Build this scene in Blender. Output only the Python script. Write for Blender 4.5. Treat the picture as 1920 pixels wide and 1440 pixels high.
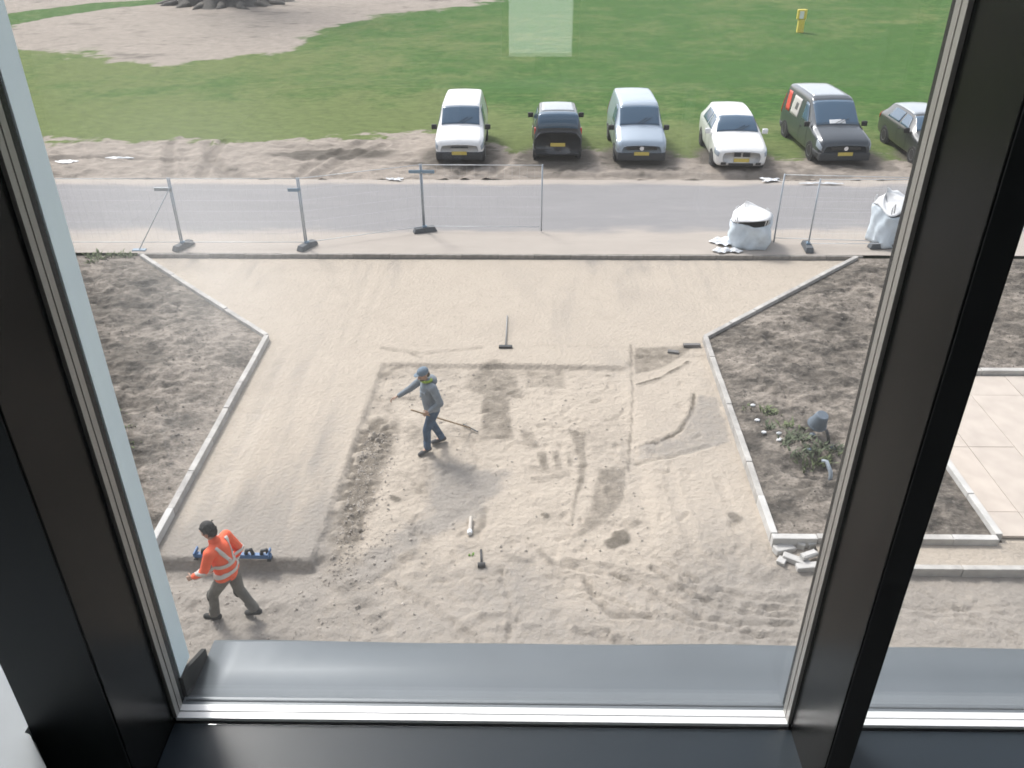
import bpy, bmesh, math, random
import numpy as np
from mathutils import Vector, Matrix
random.seed(7); rng = np.random.default_rng(7)
R = math.radians
for o in list(bpy.data.objects): bpy.data.objects.remove(o, do_unlink=True)
S = bpy.context.scene; C = S.collection

# ------------------------------------------------------------------ camera
CAMH = 9.1; FPX = 1609.3
def cam_rows(p, r, y):
    cy, sy = math.cos(y), math.sin(y)
    f = np.array([sy*math.cos(p), cy*math.cos(p), -math.sin(p)])
    rt = np.array([cy, -sy, 0.]); dn = np.cross(f, rt)
    c, s = math.cos(r), math.sin(r)
    return np.array([rt*c+dn*s, dn*c-rt*s, f])
ROWS = cam_rows(R(31.096), R(0.144), R(-0.877))
cd = bpy.data.cameras.new('camera'); cam = bpy.data.objects.new('camera', cd); C.objects.link(cam)
m3 = Matrix(((ROWS[0][0], -ROWS[1][0], -ROWS[2][0]), (ROWS[0][1], -ROWS[1][1], -ROWS[2][1]), (ROWS[0][2], -ROWS[1][2], -ROWS[2][2])))
cam.matrix_world = Matrix.Translation((0, 0, CAMH)) @ m3.to_4x4()
cd.sensor_fit = 'HORIZONTAL'; cd.sensor_width = 36; cd.lens = 36*FPX/1920; cd.clip_start = 0.02; cd.clip_end = 3000
S.camera = cam
S.render.resolution_x, S.render.resolution_y = 1024, 768

# ------------------------------------------------------------------ sky, sun, exposure
SUN_AZ, SUN_EL = R(-38), R(50)
w = bpy.data.worlds.new('World'); S.world = w; w.use_nodes = True
nt = w.node_tree; nt.nodes.clear()
sky = nt.nodes.new('ShaderNodeTexSky'); sky.sky_type = 'NISHITA'; sky.sun_disc = False
sky.sun_elevation = SUN_EL; sky.sun_rotation = SUN_AZ; sky.dust_density = 3.0; sky.air_density = 1.0; sky.ozone_density = 1.0
hs = nt.nodes.new('ShaderNodeHueSaturation'); hs.inputs['Saturation'].default_value = 0.34
bg = nt.nodes.new('ShaderNodeBackground'); bg.inputs['Strength'].default_value = 0.13
wo = nt.nodes.new('ShaderNodeOutputWorld')
nt.links.new(sky.outputs[0], hs.inputs['Color']); nt.links.new(hs.outputs[0], bg.inputs[0]); nt.links.new(bg.outputs[0], wo.inputs[0])
sl = bpy.data.lights.new('sun', 'SUN'); sl.energy = 1.3; sl.angle = R(12); sl.color = (1.0, 0.955, 0.89)
sun = bpy.data.objects.new('sun', sl); C.objects.link(sun)
sd = Vector((math.sin(SUN_AZ)*math.cos(SUN_EL), math.cos(SUN_AZ)*math.cos(SUN_EL), math.sin(SUN_EL)))
sun.rotation_euler = (-sd).to_track_quat('-Z', 'Y').to_euler(); sun.location = sd*60
vs = S.view_settings; vs.view_transform = 'Standard'; vs.look = 'None'; vs.gamma = 1.0; vs.use_curve_mapping = False
vs.exposure = 1.20
S.render.engine = 'CYCLES'; S.cycles.transparent_max_bounces = 24; S.cycles.filter_width = 1.7

# ------------------------------------------------------------------ helpers
def ray(x, y): return ROWS.T @ np.array([(x-960)/FPX, (y-720)/FPX, 1.0])
def gp(x, y, z=0.0):                      # photo pixel -> point on the level z
    d = ray(x, y); t = (z-CAMH)/d[2]; return (d[0]*t, d[1]*t)
def tag(o, label=None, cat=None, group=None, kind=None):
    if label: o['label'] = label
    if cat: o['category'] = cat
    if group: o['group'] = group
    if kind: o['kind'] = kind
    return o
def empty(name, loc=(0, 0, 0), rz=0.0, label=None, cat=None, group=None):
    o = bpy.data.objects.new(name, None); C.objects.link(o); o.location = loc; o.rotation_euler = (0, 0, rz); o.empty_display_size = .2
    return tag(o, label, cat, group)
def link_mesh(name, me, mat=None, parent=None, smooth=False):
    if mat:
        if isinstance(mat, (list, tuple)):
            for q in mat: me.materials.append(q)
        else: me.materials.append(mat)
    if smooth: me.polygons.foreach_set('use_smooth', [True]*len(me.polygons))
    o = bpy.data.objects.new(name, me); C.objects.link(o)
    if parent: o.parent = parent
    return o
def obj(name, bm, mat=None, parent=None, smooth=False):
    bmesh.ops.recalc_face_normals(bm, faces=bm.faces)
    me = bpy.data.meshes.new(name); bm.to_mesh(me); bm.free()
    return link_mesh(name, me, mat, parent, smooth)
def pyd(name, v, f, mat=None, parent=None, smooth=False):
    me = bpy.data.meshes.new(name); me.from_pydata([tuple(map(float, q)) for q in v], [], f); me.update()
    return link_mesh(name, me, mat, parent, smooth)
def add_box(bm, x0, x1, y0, y1, z0, z1, M=None, bev=0.0):
    t = bmesh.new(); g = bmesh.ops.create_cube(t, size=1.0)
    bmesh.ops.scale(t, vec=(x1-x0, y1-y0, z1-z0), verts=t.verts)
    bmesh.ops.translate(t, vec=((x0+x1)/2, (y0+y1)/2, (z0+z1)/2), verts=t.verts)
    if bev: bmesh.ops.bevel(t, geom=list(t.edges), offset=bev, segments=2, affect='EDGES', profile=.6)
    merge(bm, t, M)
def merge(bm, t, M=None):
    if M is not None: bmesh.ops.transform(t, matrix=M, verts=t.verts)
    me = bpy.data.meshes.new('tmp'); t.to_mesh(me); t.free(); bm.from_mesh(me); bpy.data.meshes.remove(me)
def boxo(name, x0, x1, y0, y1, z0, z1, mat, parent=None, bev=0.0):
    bm = bmesh.new(); add_box(bm, x0, x1, y0, y1, z0, z1, None, bev); return obj(name, bm, mat, parent)
def add_tube(bm, pts, r, seg=8, caps=True):
    pts = [Vector(p) for p in pts]; n = len(pts); rr = r if isinstance(r, (list, tuple)) else [r]*n
    rings = []; up = Vector((0, 0, 1))
    for i, p in enumerate(pts):
        t = (pts[min(i+1, n-1)]-pts[max(i-1, 0)]).normalized()
        a = t.cross(up)
        if a.length < .05: a = t.cross(Vector((1, 0, 0)))
        a.normalize(); b = t.cross(a)
        rings.append([bm.verts.new(p+(a*math.cos(2*math.pi*k/seg)+b*math.sin(2*math.pi*k/seg))*rr[i]) for k in range(seg)])
    for i in range(n-1):
        for k in range(seg):
            bm.faces.new((rings[i][k], rings[i][(k+1) % seg], rings[i+1][(k+1) % seg], rings[i+1][k]))
    if caps: bm.faces.new(rings[0][::-1]); bm.faces.new(rings[-1])
def tubeo(name, pts, r, mat, parent=None, seg=8):
    bm = bmesh.new(); add_tube(bm, pts, r, seg); return obj(name, bm, mat, parent, True)
def add_lathe(bm, prof, seg=20, M=None):   # prof [(r, h)] about z
    t = bmesh.new(); rings = []
    for r_, h in prof: rings.append([t.verts.new((r_*math.cos(2*math.pi*k/seg), r_*math.sin(2*math.pi*k/seg), h)) for k in range(seg)])
    for i in range(len(prof)-1):
        for k in range(seg): t.faces.new((rings[i][k], rings[i][(k+1) % seg], rings[i+1][(k+1) % seg], rings[i+1][k]))
    t.faces.new(rings[0][::-1]); t.faces.new(rings[-1]); merge(bm, t, M)
# lattice noise in numpy
def vnoise(x, y, s, seed):
    g = np.random.default_rng(seed).random((257, 257)); X = x/s+1000.; Y = y/s+1000.
    xi = np.floor(X).astype(int); yi = np.floor(Y).astype(int); fx = X-xi; fy = Y-yi
    fx = fx*fx*(3-2*fx); fy = fy*fy*(3-2*fy); a = xi % 256; b = yi % 256
    return (g[a, b]*(1-fx)+g[a+1, b]*fx)*(1-fy)+(g[a, b+1]*(1-fx)+g[a+1, b+1]*fx)*fy
def fbm(x, y, s, seed, oc=4, gain=.5):
    t = 0; a = 1; n = 0
    for k in range(oc): t = t+a*vnoise(x, y, s/2**k, seed+k); n += a; a *= gain
    return t/n-.5
def sstep(a, b, x): t = np.clip((x-a)/(b-a), 0, 1); return t*t*(3-2*t)
def seg_dist(px, py, pts):
    d = np.full(px.shape, 1e9)
    for (ax, ay), (bx, by) in zip(pts[:-1], pts[1:]):
        vx, vy = bx-ax, by-ay; l = vx*vx+vy*vy+1e-9
        t = np.clip(((px-ax)*vx+(py-ay)*vy)/l, 0, 1); d = np.minimum(d, np.hypot(px-ax-t*vx, py-ay-t*vy))
    return d
def inpoly(px, py, P):
    r = np.zeros(px.shape, bool); n = len(P)
    for i in range(n):
        x0, y0 = P[i]; x1, y1 = P[(i+1) % n]
        c = ((y0 > py) != (y1 > py)) & (px < (x1-x0)*(py-y0)/((y1-y0) if y1 != y0 else 1e-9)+x0); r ^= c
    return r
def sdpoly(px, py, P): d = seg_dist(px, py, list(P)+[P[0]]); return np.where(inpoly(px, py, P), -d, d)
def grid(name, xs, ys, hfun, mat, attrs=(), keep=None):
    X, Y = np.meshgrid(xs, ys); Z, A = hfun(X, Y); nx = len(xs); ny = len(ys)
    v = np.stack([X, Y, Z], -1).reshape(-1, 3)
    i = np.arange(nx*ny).reshape(ny, nx); f = np.stack([i[:-1, :-1], i[:-1, 1:], i[1:, 1:], i[1:, :-1]], -1).reshape(-1, 4)
    if keep is not None:
        k = keep(v[f].mean(1)[:, 0], v[f].mean(1)[:, 1]); f = f[k]
    me = bpy.data.meshes.new(name); me.vertices.add(len(v)); me.vertices.foreach_set('co', v.ravel().astype(np.float32))
    me.loops.add(len(f)*4); me.loops.foreach_set('vertex_index', f.ravel().astype(np.int32))
    me.polygons.add(len(f)); me.polygons.foreach_set('loop_start', np.arange(0, len(f)*4, 4, dtype=np.int32))
    me.update(calc_edges=True); me.validate()
    for n, a in A.items():
        at = me.attributes.new(n, 'FLOAT', 'POINT'); at.data.foreach_set('value', a.ravel().astype(np.float32))
    return link_mesh(name, me, mat, None, True)

# ------------------------------------------------------------------ materials
def mat(name, base=(.5, .5, .5), rough=.6, metal=0.0, var=0.0, scale=20.0, bump=0.0, bscale=None, coat=0.0, spec=.5, emit=None, stretch=None):
    m = bpy.data.materials.new(name); m.use_nodes = True; n = m.node_tree; p = n.nodes['Principled BSDF']
    p.inputs['Base Color'].default_value = (*base, 1); p.inputs['Roughness'].default_value = rough; p.inputs['Metallic'].default_value = metal
    p.inputs['Specular IOR Level'].default_value = spec
    if coat: p.inputs['Coat Weight'].default_value = coat; p.inputs['Coat Roughness'].default_value = .05
    if emit: p.inputs['Emission Color'].default_value = (*emit[0], 1); p.inputs['Emission Strength'].default_value = emit[1]
    if var or bump:
        tc = n.nodes.new('ShaderNodeTexCoord'); src = tc.outputs['Object']
        if stretch:
            mp = n.nodes.new('ShaderNodeMapping'); mp.inputs['Scale'].default_value = stretch; n.links.new(src, mp.inputs[0]); src = mp.outputs[0]
        nz = n.nodes.new('ShaderNodeTexNoise'); nz.inputs['Scale'].default_value = scale; nz.inputs['Detail'].default_value = 6; n.links.new(src, nz.inputs['Vector'])
        if var:
            cr = n.nodes.new('ShaderNodeValToRGB'); lo = [max(0, c*(1-var)) for c in base]; hi = [min(1, c*(1+var)) for c in base]
            cr.color_ramp.elements[0].position = .3; cr.color_ramp.elements[1].position = .7
            cr.color_ramp.elements[0].color = (*lo, 1); cr.color_ramp.elements[1].color = (*hi, 1)
            n.links.new(nz.outputs['Fac'], cr.inputs[0]); n.links.new(cr.outputs[0], p.inputs['Base Color'])
        if bump:
            b = n.nodes.new('ShaderNodeBump'); b.inputs['Strength'].default_value = bump; b.inputs['Distance'].default_value = .02
            if bscale:
                n2 = n.nodes.new('ShaderNodeTexNoise'); n2.inputs['Scale'].default_value = bscale; n2.inputs['Detail'].default_value = 5; n.links.new(src, n2.inputs['Vector']); n.links.new(n2.outputs['Fac'], b.inputs['Height'])
            else: n.links.new(nz.outputs['Fac'], b.inputs['Height'])
            n.links.new(b.outputs[0], p.inputs['Normal'])
    return m
def ground_mat(name, layers, bump=.5, bscale=30, rough=.95, fine=.25, fscale=14.0, stretch=(1, 1, 1)):
    """layers: first colour, then (attribute, colour) blended on top by that attribute broken up with noise."""
    m = bpy.data.materials.new(name); m.use_nodes = True; n = m.node_tree; p = n.nodes['Principled BSDF']; L = n.links
    p.inputs['Roughness'].default_value = rough; p.inputs['Specular IOR Level'].default_value = .2
    g = n.nodes.new('ShaderNodeNewGeometry'); mp = n.nodes.new('ShaderNodeMapping'); mp.inputs['Scale'].default_value = stretch; L.new(g.outputs['Position'], mp.inputs[0])
    def noise(s, d=6):
        q = n.nodes.new('ShaderNodeTexNoise'); q.inputs['Scale'].default_value = s; q.inputs['Detail'].default_value = d; L.new(mp.outputs[0], q.inputs['Vector']); return q.outputs['Fac']
    def math_(op, a, b):
        q = n.nodes.new('ShaderNodeMath'); q.operation = op
        for i, s in enumerate((a, b)):
            if isinstance(s, (int, float)): q.inputs[i].default_value = s
            else: L.new(s, q.inputs[i])
        return q.outputs[0]
    nb = noise(1.1)
    def spread(q, k): return math_('MINIMUM', math_('MAXIMUM', math_('ADD', math_('MULTIPLY', math_('SUBTRACT', q, .5), k), .5), 0.0), 1.0)
    nf = spread(math_('ADD', math_('MULTIPLY', noise(fscale), .55), math_('MULTIPLY', noise(fscale*3.7), .45)), 3.0)
    col = None
    for i, ly in enumerate(layers):
        if i == 0:
            q = n.nodes.new('ShaderNodeRGB'); q.outputs[0].default_value = (*ly, 1); col = q.outputs[0]; continue
        at = n.nodes.new('ShaderNodeAttribute'); at.attribute_name = ly[0]
        sft = ly[2] if len(ly) > 2 else .35
        f = math_('ADD', at.outputs['Fac'], math_('MULTIPLY', math_('SUBTRACT', nf, .5), sft*.9))
        mr = n.nodes.new('ShaderNodeMapRange'); mr.interpolation_type = 'SMOOTHSTEP'; mr.inputs[1].default_value = .5-sft; mr.inputs[2].default_value = .5+sft
        L.new(f, mr.inputs[0])
        mx = n.nodes.new('ShaderNodeMix'); mx.data_type = 'RGBA'; L.new(mr.outputs[0], mx.inputs['Factor']); L.new(col, mx.inputs['A']); mx.inputs['B'].default_value = (*ly[1], 1); col = mx.outputs['Result']
    # brightness variation, coarse and fine
    s = math_('ADD', 1.0-fine*.5-.06, math_('ADD', math_('MULTIPLY', nf, fine), math_('MULTIPLY', nb, .12)))
    vm = n.nodes.new('ShaderNodeVectorMath'); vm.operation = 'SCALE'; L.new(col, vm.inputs[0]); L.new(s, vm.inputs['Scale'])
    L.new(vm.outputs[0], p.inputs['Base Color'])
    b = n.nodes.new('ShaderNodeBump'); b.inputs['Strength'].default_value = bump; b.inputs['Distance'].default_value = .03
    L.new(noise(bscale), b.inputs['Height']); L.new(b.outputs[0], p.inputs['Normal'])
    return m
M = {}
M['sand'] = ground_mat('sand', [(.435, .382, .318), ('damp_shade', (.165, .143, .116), .44), ('grey', (.285, .26, .23), .42)], bump=1.0, bscale=13, fine=.22, fscale=7)
M['soil'] = ground_mat('soil', [(.145, .127, .108), ('damp_shade', (.052, .047, .041), .4), ('dry', (.245, .215, .184), .42)], bump=1.0, bscale=12, fine=.75, fscale=7.5, stretch=(.8, 1, 1))
M['turf'] = ground_mat('turf', [(.040, .108, .016), ('worn_veil', (.115, .150, .048), .48), ('bare', (.30, .262, .225), .3), ('damp_shade', (.11, .097, .082), .40)], bump=1.0, bscale=6, fine=.5, fscale=3.2, stretch=(.6, 1, 1))
M['asphalt'] = ground_mat('asphalt', [(.262, .256, .258), ('sandy', (.40, .36, .32), .42)], bump=.3, bscale=40, fine=.10, fscale=1.5, stretch=(.25, 1, 1))
M['farground'] = mat('far_ground', (.08, .12, .04), .95, var=.3, scale=.05)
M['concrete'] = mat('concrete', (.40, .385, .36), .85, var=.18, scale=6, bump=.2, bscale=60)
M['concrete_pale'] = mat('concrete_pale', (.52, .51, .49), .8, var=.12, scale=6, bump=.15, bscale=60)
M['concrete_dark'] = mat('concrete_dark', (.17, .165, .16), .85, var=.2, scale=8, bump=.2, bscale=60)
M['slab'] = [mat('paving_slab_%d' % i, c, .85, var=.1, scale=2.5, bump=.12, bscale=70) for i, c in enumerate([(.50, .44, .385), (.475, .42, .37), (.52, .455, .395), (.49, .415, .35)])]
M['galv'] = mat('galvanised_steel', (.42, .46, .50), .45, .6, var=.12, scale=15)
M['wire'] = mat('mesh_wire', (.62, .64, .66), .5, .2)
M['block'] = mat('fence_block', (.10, .11, .12), .85, var=.25, scale=9, bump=.2)
M['bluegrey'] = mat('blue_grey_plate', (.20, .29, .38), .5)
M['bag'] = mat('woven_bag', (.72, .73, .74), .8, var=.10, scale=3, bump=.3, bscale=12)
M['bag_blue'] = mat('woven_bag_side', (.58, .65, .71), .8, var=.14, scale=4, bump=.3, bscale=14)
M['plastic_white'] = mat('white_plastic_sheet', (.76, .78, .80), .45)
M['bark'] = mat('bark', (.115, .108, .098), .95, var=.35, scale=2, bump=.8, bscale=5, stretch=(1, 1, .25))
M['leaf'] = mat('leaf', (.05, .085, .022), .8, var=.4, scale=1.2)
M['weed'] = mat('weed_leaf', (.105, .13, .075), .8, var=.4, scale=6)
M['weed_pale'] = mat('weed_leaf_pale', (.15, .185, .085), .8, var=.3, scale=6)
M['yellow'] = mat('yellow_paint', (.75, .60, .10), .6, var=.06, scale=6)
M['white'] = mat('white_paint', (.8, .8, .78), .5)
# interior and window
M['frame'] = mat('frame_anodised', (.010, .011, .011), .26, 0.0, spec=.12, var=.06, scale=5)
M['rail'] = mat('rail_anodised', (.034, .045, .056), .34, 0, spec=.25)
M['frame_matt'] = mat('frame_inner_face', (.03, .034, .036), .5, spec=.4)
M['gasket'] = mat('rubber_gasket', (.010, .010, .010), .7)
M['spacer'] = mat('spacer_aluminium', (.86, .87, .88), .4, .15)
M['spacer_side'] = mat('spacer_aluminium_side', (.34, .33, .31), .4, .3)
M['sill'] = mat('sill_aluminium', (.115, .132, .146), .42, .2, var=.10, scale=1.8, bump=.05, bscale=3)
M['fin'] = mat('reveal_panel', (.80, .93, 1.0), .5, .0, var=.04, scale=5)
M['bench'] = mat('bench_paint', (.33, .365, .395), .6, var=.03, scale=3)
M['plaster'] = mat('wall_paint', (.72, .73, .74), .85, var=.03, scale=3)
M['bead'] = mat('edge_bead', (.6, .52, .42), .6)
M['carpet'] = mat('floor_carpet', (.09, .09, .095), .95, var=.15, scale=30)
M['ceil'] = mat('ceiling_paint', (.7, .7, .69), .9)
M['facade'] = mat('facade_cladding', (.14, .145, .15), .5, .2, var=.08, scale=2)
M['desk'] = mat('desk_laminate', (.6, .58, .55), .5)
M['black'] = mat('black_plastic', (.015, .015, .016), .5)
M['screen'] = mat('lit_screen', (.05, .05, .05), .3, emit=((.93, 1.0, .98), 1.1))
def glass_mat(name, tint, base=.028, dust_veil=0.0):
    m = bpy.data.materials.new(name); m.use_nodes = True; n = m.node_tree; n.nodes.clear(); L = n.links
    o = n.nodes.new('ShaderNodeOutputMaterial'); t = n.nodes.new('ShaderNodeBsdfTransparent'); t.inputs[0].default_value = (*tint, 1)
    g = n.nodes.new('ShaderNodeBsdfGlossy'); g.inputs['Roughness'].default_value = 0.0
    lw = n.nodes.new('ShaderNodeLayerWeight'); lw.inputs[0].default_value = .5
    p = n.nodes.new('ShaderNodeMath'); p.operation = 'POWER'; L.new(lw.outputs['Facing'], p.inputs[0]); p.inputs[1].default_value = 5
    q = n.nodes.new('ShaderNodeMath'); q.operation = 'MULTIPLY_ADD'; L.new(p.outputs[0], q.inputs[0]); q.inputs[1].default_value = .9; q.inputs[2].default_value = base
    mx = n.nodes.new('ShaderNodeMixShader'); L.new(q.outputs[0], mx.inputs[0]); L.new(t.outputs[0], mx.inputs[1]); L.new(g.outputs[0], mx.inputs[2]); 
    if dust_veil:
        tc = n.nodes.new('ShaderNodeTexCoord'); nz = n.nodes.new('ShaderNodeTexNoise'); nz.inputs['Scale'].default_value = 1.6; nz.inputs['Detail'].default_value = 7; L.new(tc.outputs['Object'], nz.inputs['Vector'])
        # soft pale blob on one side, a reflected veil painted into the pane
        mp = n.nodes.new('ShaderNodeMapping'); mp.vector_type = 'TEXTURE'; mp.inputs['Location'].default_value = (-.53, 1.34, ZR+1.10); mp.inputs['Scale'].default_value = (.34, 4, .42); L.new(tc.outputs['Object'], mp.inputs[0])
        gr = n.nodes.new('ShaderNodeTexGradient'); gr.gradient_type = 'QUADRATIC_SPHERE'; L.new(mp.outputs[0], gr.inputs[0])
        a = n.nodes.new('ShaderNodeMath'); a.operation = 'MULTIPLY_ADD'; L.new(nz.outputs['Fac'], a.inputs[0]); a.inputs[1].default_value = dust_veil*1.6; a.inputs[2].default_value = dust_veil*.2
        b = n.nodes.new('ShaderNodeMath'); b.operation = 'MULTIPLY_ADD'; L.new(gr.outputs['Fac'], b.inputs[0]); b.inputs[1].default_value = dust_veil*7.5; L.new(a.outputs[0], b.inputs[2])
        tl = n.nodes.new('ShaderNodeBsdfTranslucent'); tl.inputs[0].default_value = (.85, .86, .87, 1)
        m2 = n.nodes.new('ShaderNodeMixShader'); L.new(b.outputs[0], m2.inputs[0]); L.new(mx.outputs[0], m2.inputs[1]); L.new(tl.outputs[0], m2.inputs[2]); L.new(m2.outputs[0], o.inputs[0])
    else: L.new(mx.outputs[0], o.inputs[0])
    return m
ZR = CAMH-1.69
M['glass_out'] = glass_mat('window_glass_dust_veil', (.980, .983, .986), dust_veil=.011)
M['glass'] = glass_mat('window_glass', (.980, .983, .986))
# vehicles
def paint(name, c, metal=0.0, rough=.35): return mat(name, c, rough, metal, coat=.8, var=.03, scale=2)
M['p_white'] = paint('paint_white', (.80, .80, .80)); M['p_black'] = paint('paint_black', (.018, .020, .024)); M['p_silver'] = paint('paint_silver_blue', (.36, .43, .51), .3, .4)
M['p_white2'] = paint('paint_white_sedan', (.79, .79, .78)); M['p_anth'] = paint('paint_anthracite', (.040, .050, .062), .2, .3); M['p_dark'] = paint('paint_dark_grey', (.05, .053, .055), .4, .35)
M['carglass'] = mat('car_glass', (.060, .115, .18), .08, 0, spec=.9)
M['trim'] = mat('bumper_plastic', (.035, .038, .042), .7)
M['tyre'] = mat('tyre_rubber', (.018, .018, .018), .85); M['rim'] = mat('wheel_rim', (.38, .39, .40), .35, .8)
M['lamp'] = mat('headlamp', (.36, .41, .46), .10, 0, spec=.9); M['red_lamp'] = mat('tail_lamp', (.45, .03, .025), .25)
M['plate'] = mat('number_plate', (.60, .47, .10), .6); M['chrome'] = mat('chrome', (.75, .76, .78), .2, 1.0)
M['red'] = mat('red_print', (.62, .06, .03), .5); M['paleprint'] = mat('pale_print', (.50, .48, .45), .6); M['darkprint'] = mat('dark_print', (.10, .10, .10), .6)
M['paper'] = mat('paper', (.75, .76, .77), .9)
# people
M['skin'] = mat('skin', (.42, .27, .20), .6); M['hair_dark'] = mat('hair_dark', (.022, .020, .018), .8); M['orange'] = mat('hi_vis_orange', (.92, .16, .075), .8, var=.08, scale=9)
M['reflect'] = mat('reflective_tape', (.62, .60, .56), .5); M['trouser'] = mat('grey_work_trousers', (.155, .15, .135), .9, var=.2, scale=8); M['patch'] = mat('dark_knee_patch', (.05, .05, .048), .9)
M['shoe'] = mat('dark_work_shoe', (.035, .035, .034), .8); M['hoodie'] = mat('grey_blue_hoodie', (.215, .25, .285), .9, var=.14, scale=7); M['jeans'] = mat('blue_jeans', (.055, .095, .155), .9, var=.25, scale=10)
M['cap'] = mat('grey_blue_cap', (.16, .215, .27), .85); M['lime'] = mat('lime_collar', (.30, .42, .06), .8); M['beard_dark'] = mat('brown_beard', (.07, .055, .035), .9)  # dark brown used for the beard and nape
M['shoe_grey'] = mat('grey_work_shoe', (.085, .085, .088), .85); M['wood'] = mat('wood_handle', (.34, .24, .14), .7, var=.2, scale=12)
M['steel_dark'] = mat('dark_steel', (.06, .062, .065), .5, .5); M['blue'] = mat('blue_painted_steel', (.055, .14, .30), .5, var=.1, scale=6)
M['tub'] = mat('blue_grey_tub', (.135, .17, .21), .6, var=.1, scale=5); M['pipe'] = mat('grey_pipe', (.30, .345, .39), .5)
M['pale_stick'] = mat('pale_pipe', (.66, .64, .62), .5)

# ------------------------------------------------------------------ ground levels
ZU, ZE, ZF, ZB = -.08, -.16, -.20, .03
tag(boxo('ground', -700, 700, -600, 1200, -1.2, -.60, M['farground']), kind='structure')
BEDL = [(-14.5, 21.82), (-10.45, 21.82), (-5.82, 17.15), (-5.82, 9.9), (-14.5, 9.9)]
BEDR = [(4.05, 17.15), (8.95, 21.82), (15.5, 21.82), (15.5, 15.66), (7.48, 15.66), (7.48, 10.42), (3.95, 10.42)]
def P(*pts, z=-.12): return [gp(x, y, z) for x, y in pts]
UPPER = [(-6.2, 16.9), (-6.2, 9.9), (-3.25, 9.9), (-3.12, 13.5), (-3.02, 16.05), (-1.5, 16.0), (.3, 16.02), (2.2, 15.95), (2.35, 16.4), (4.3, 16.5), (9.5, 22.2), (-11.5, 22.2)]
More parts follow.
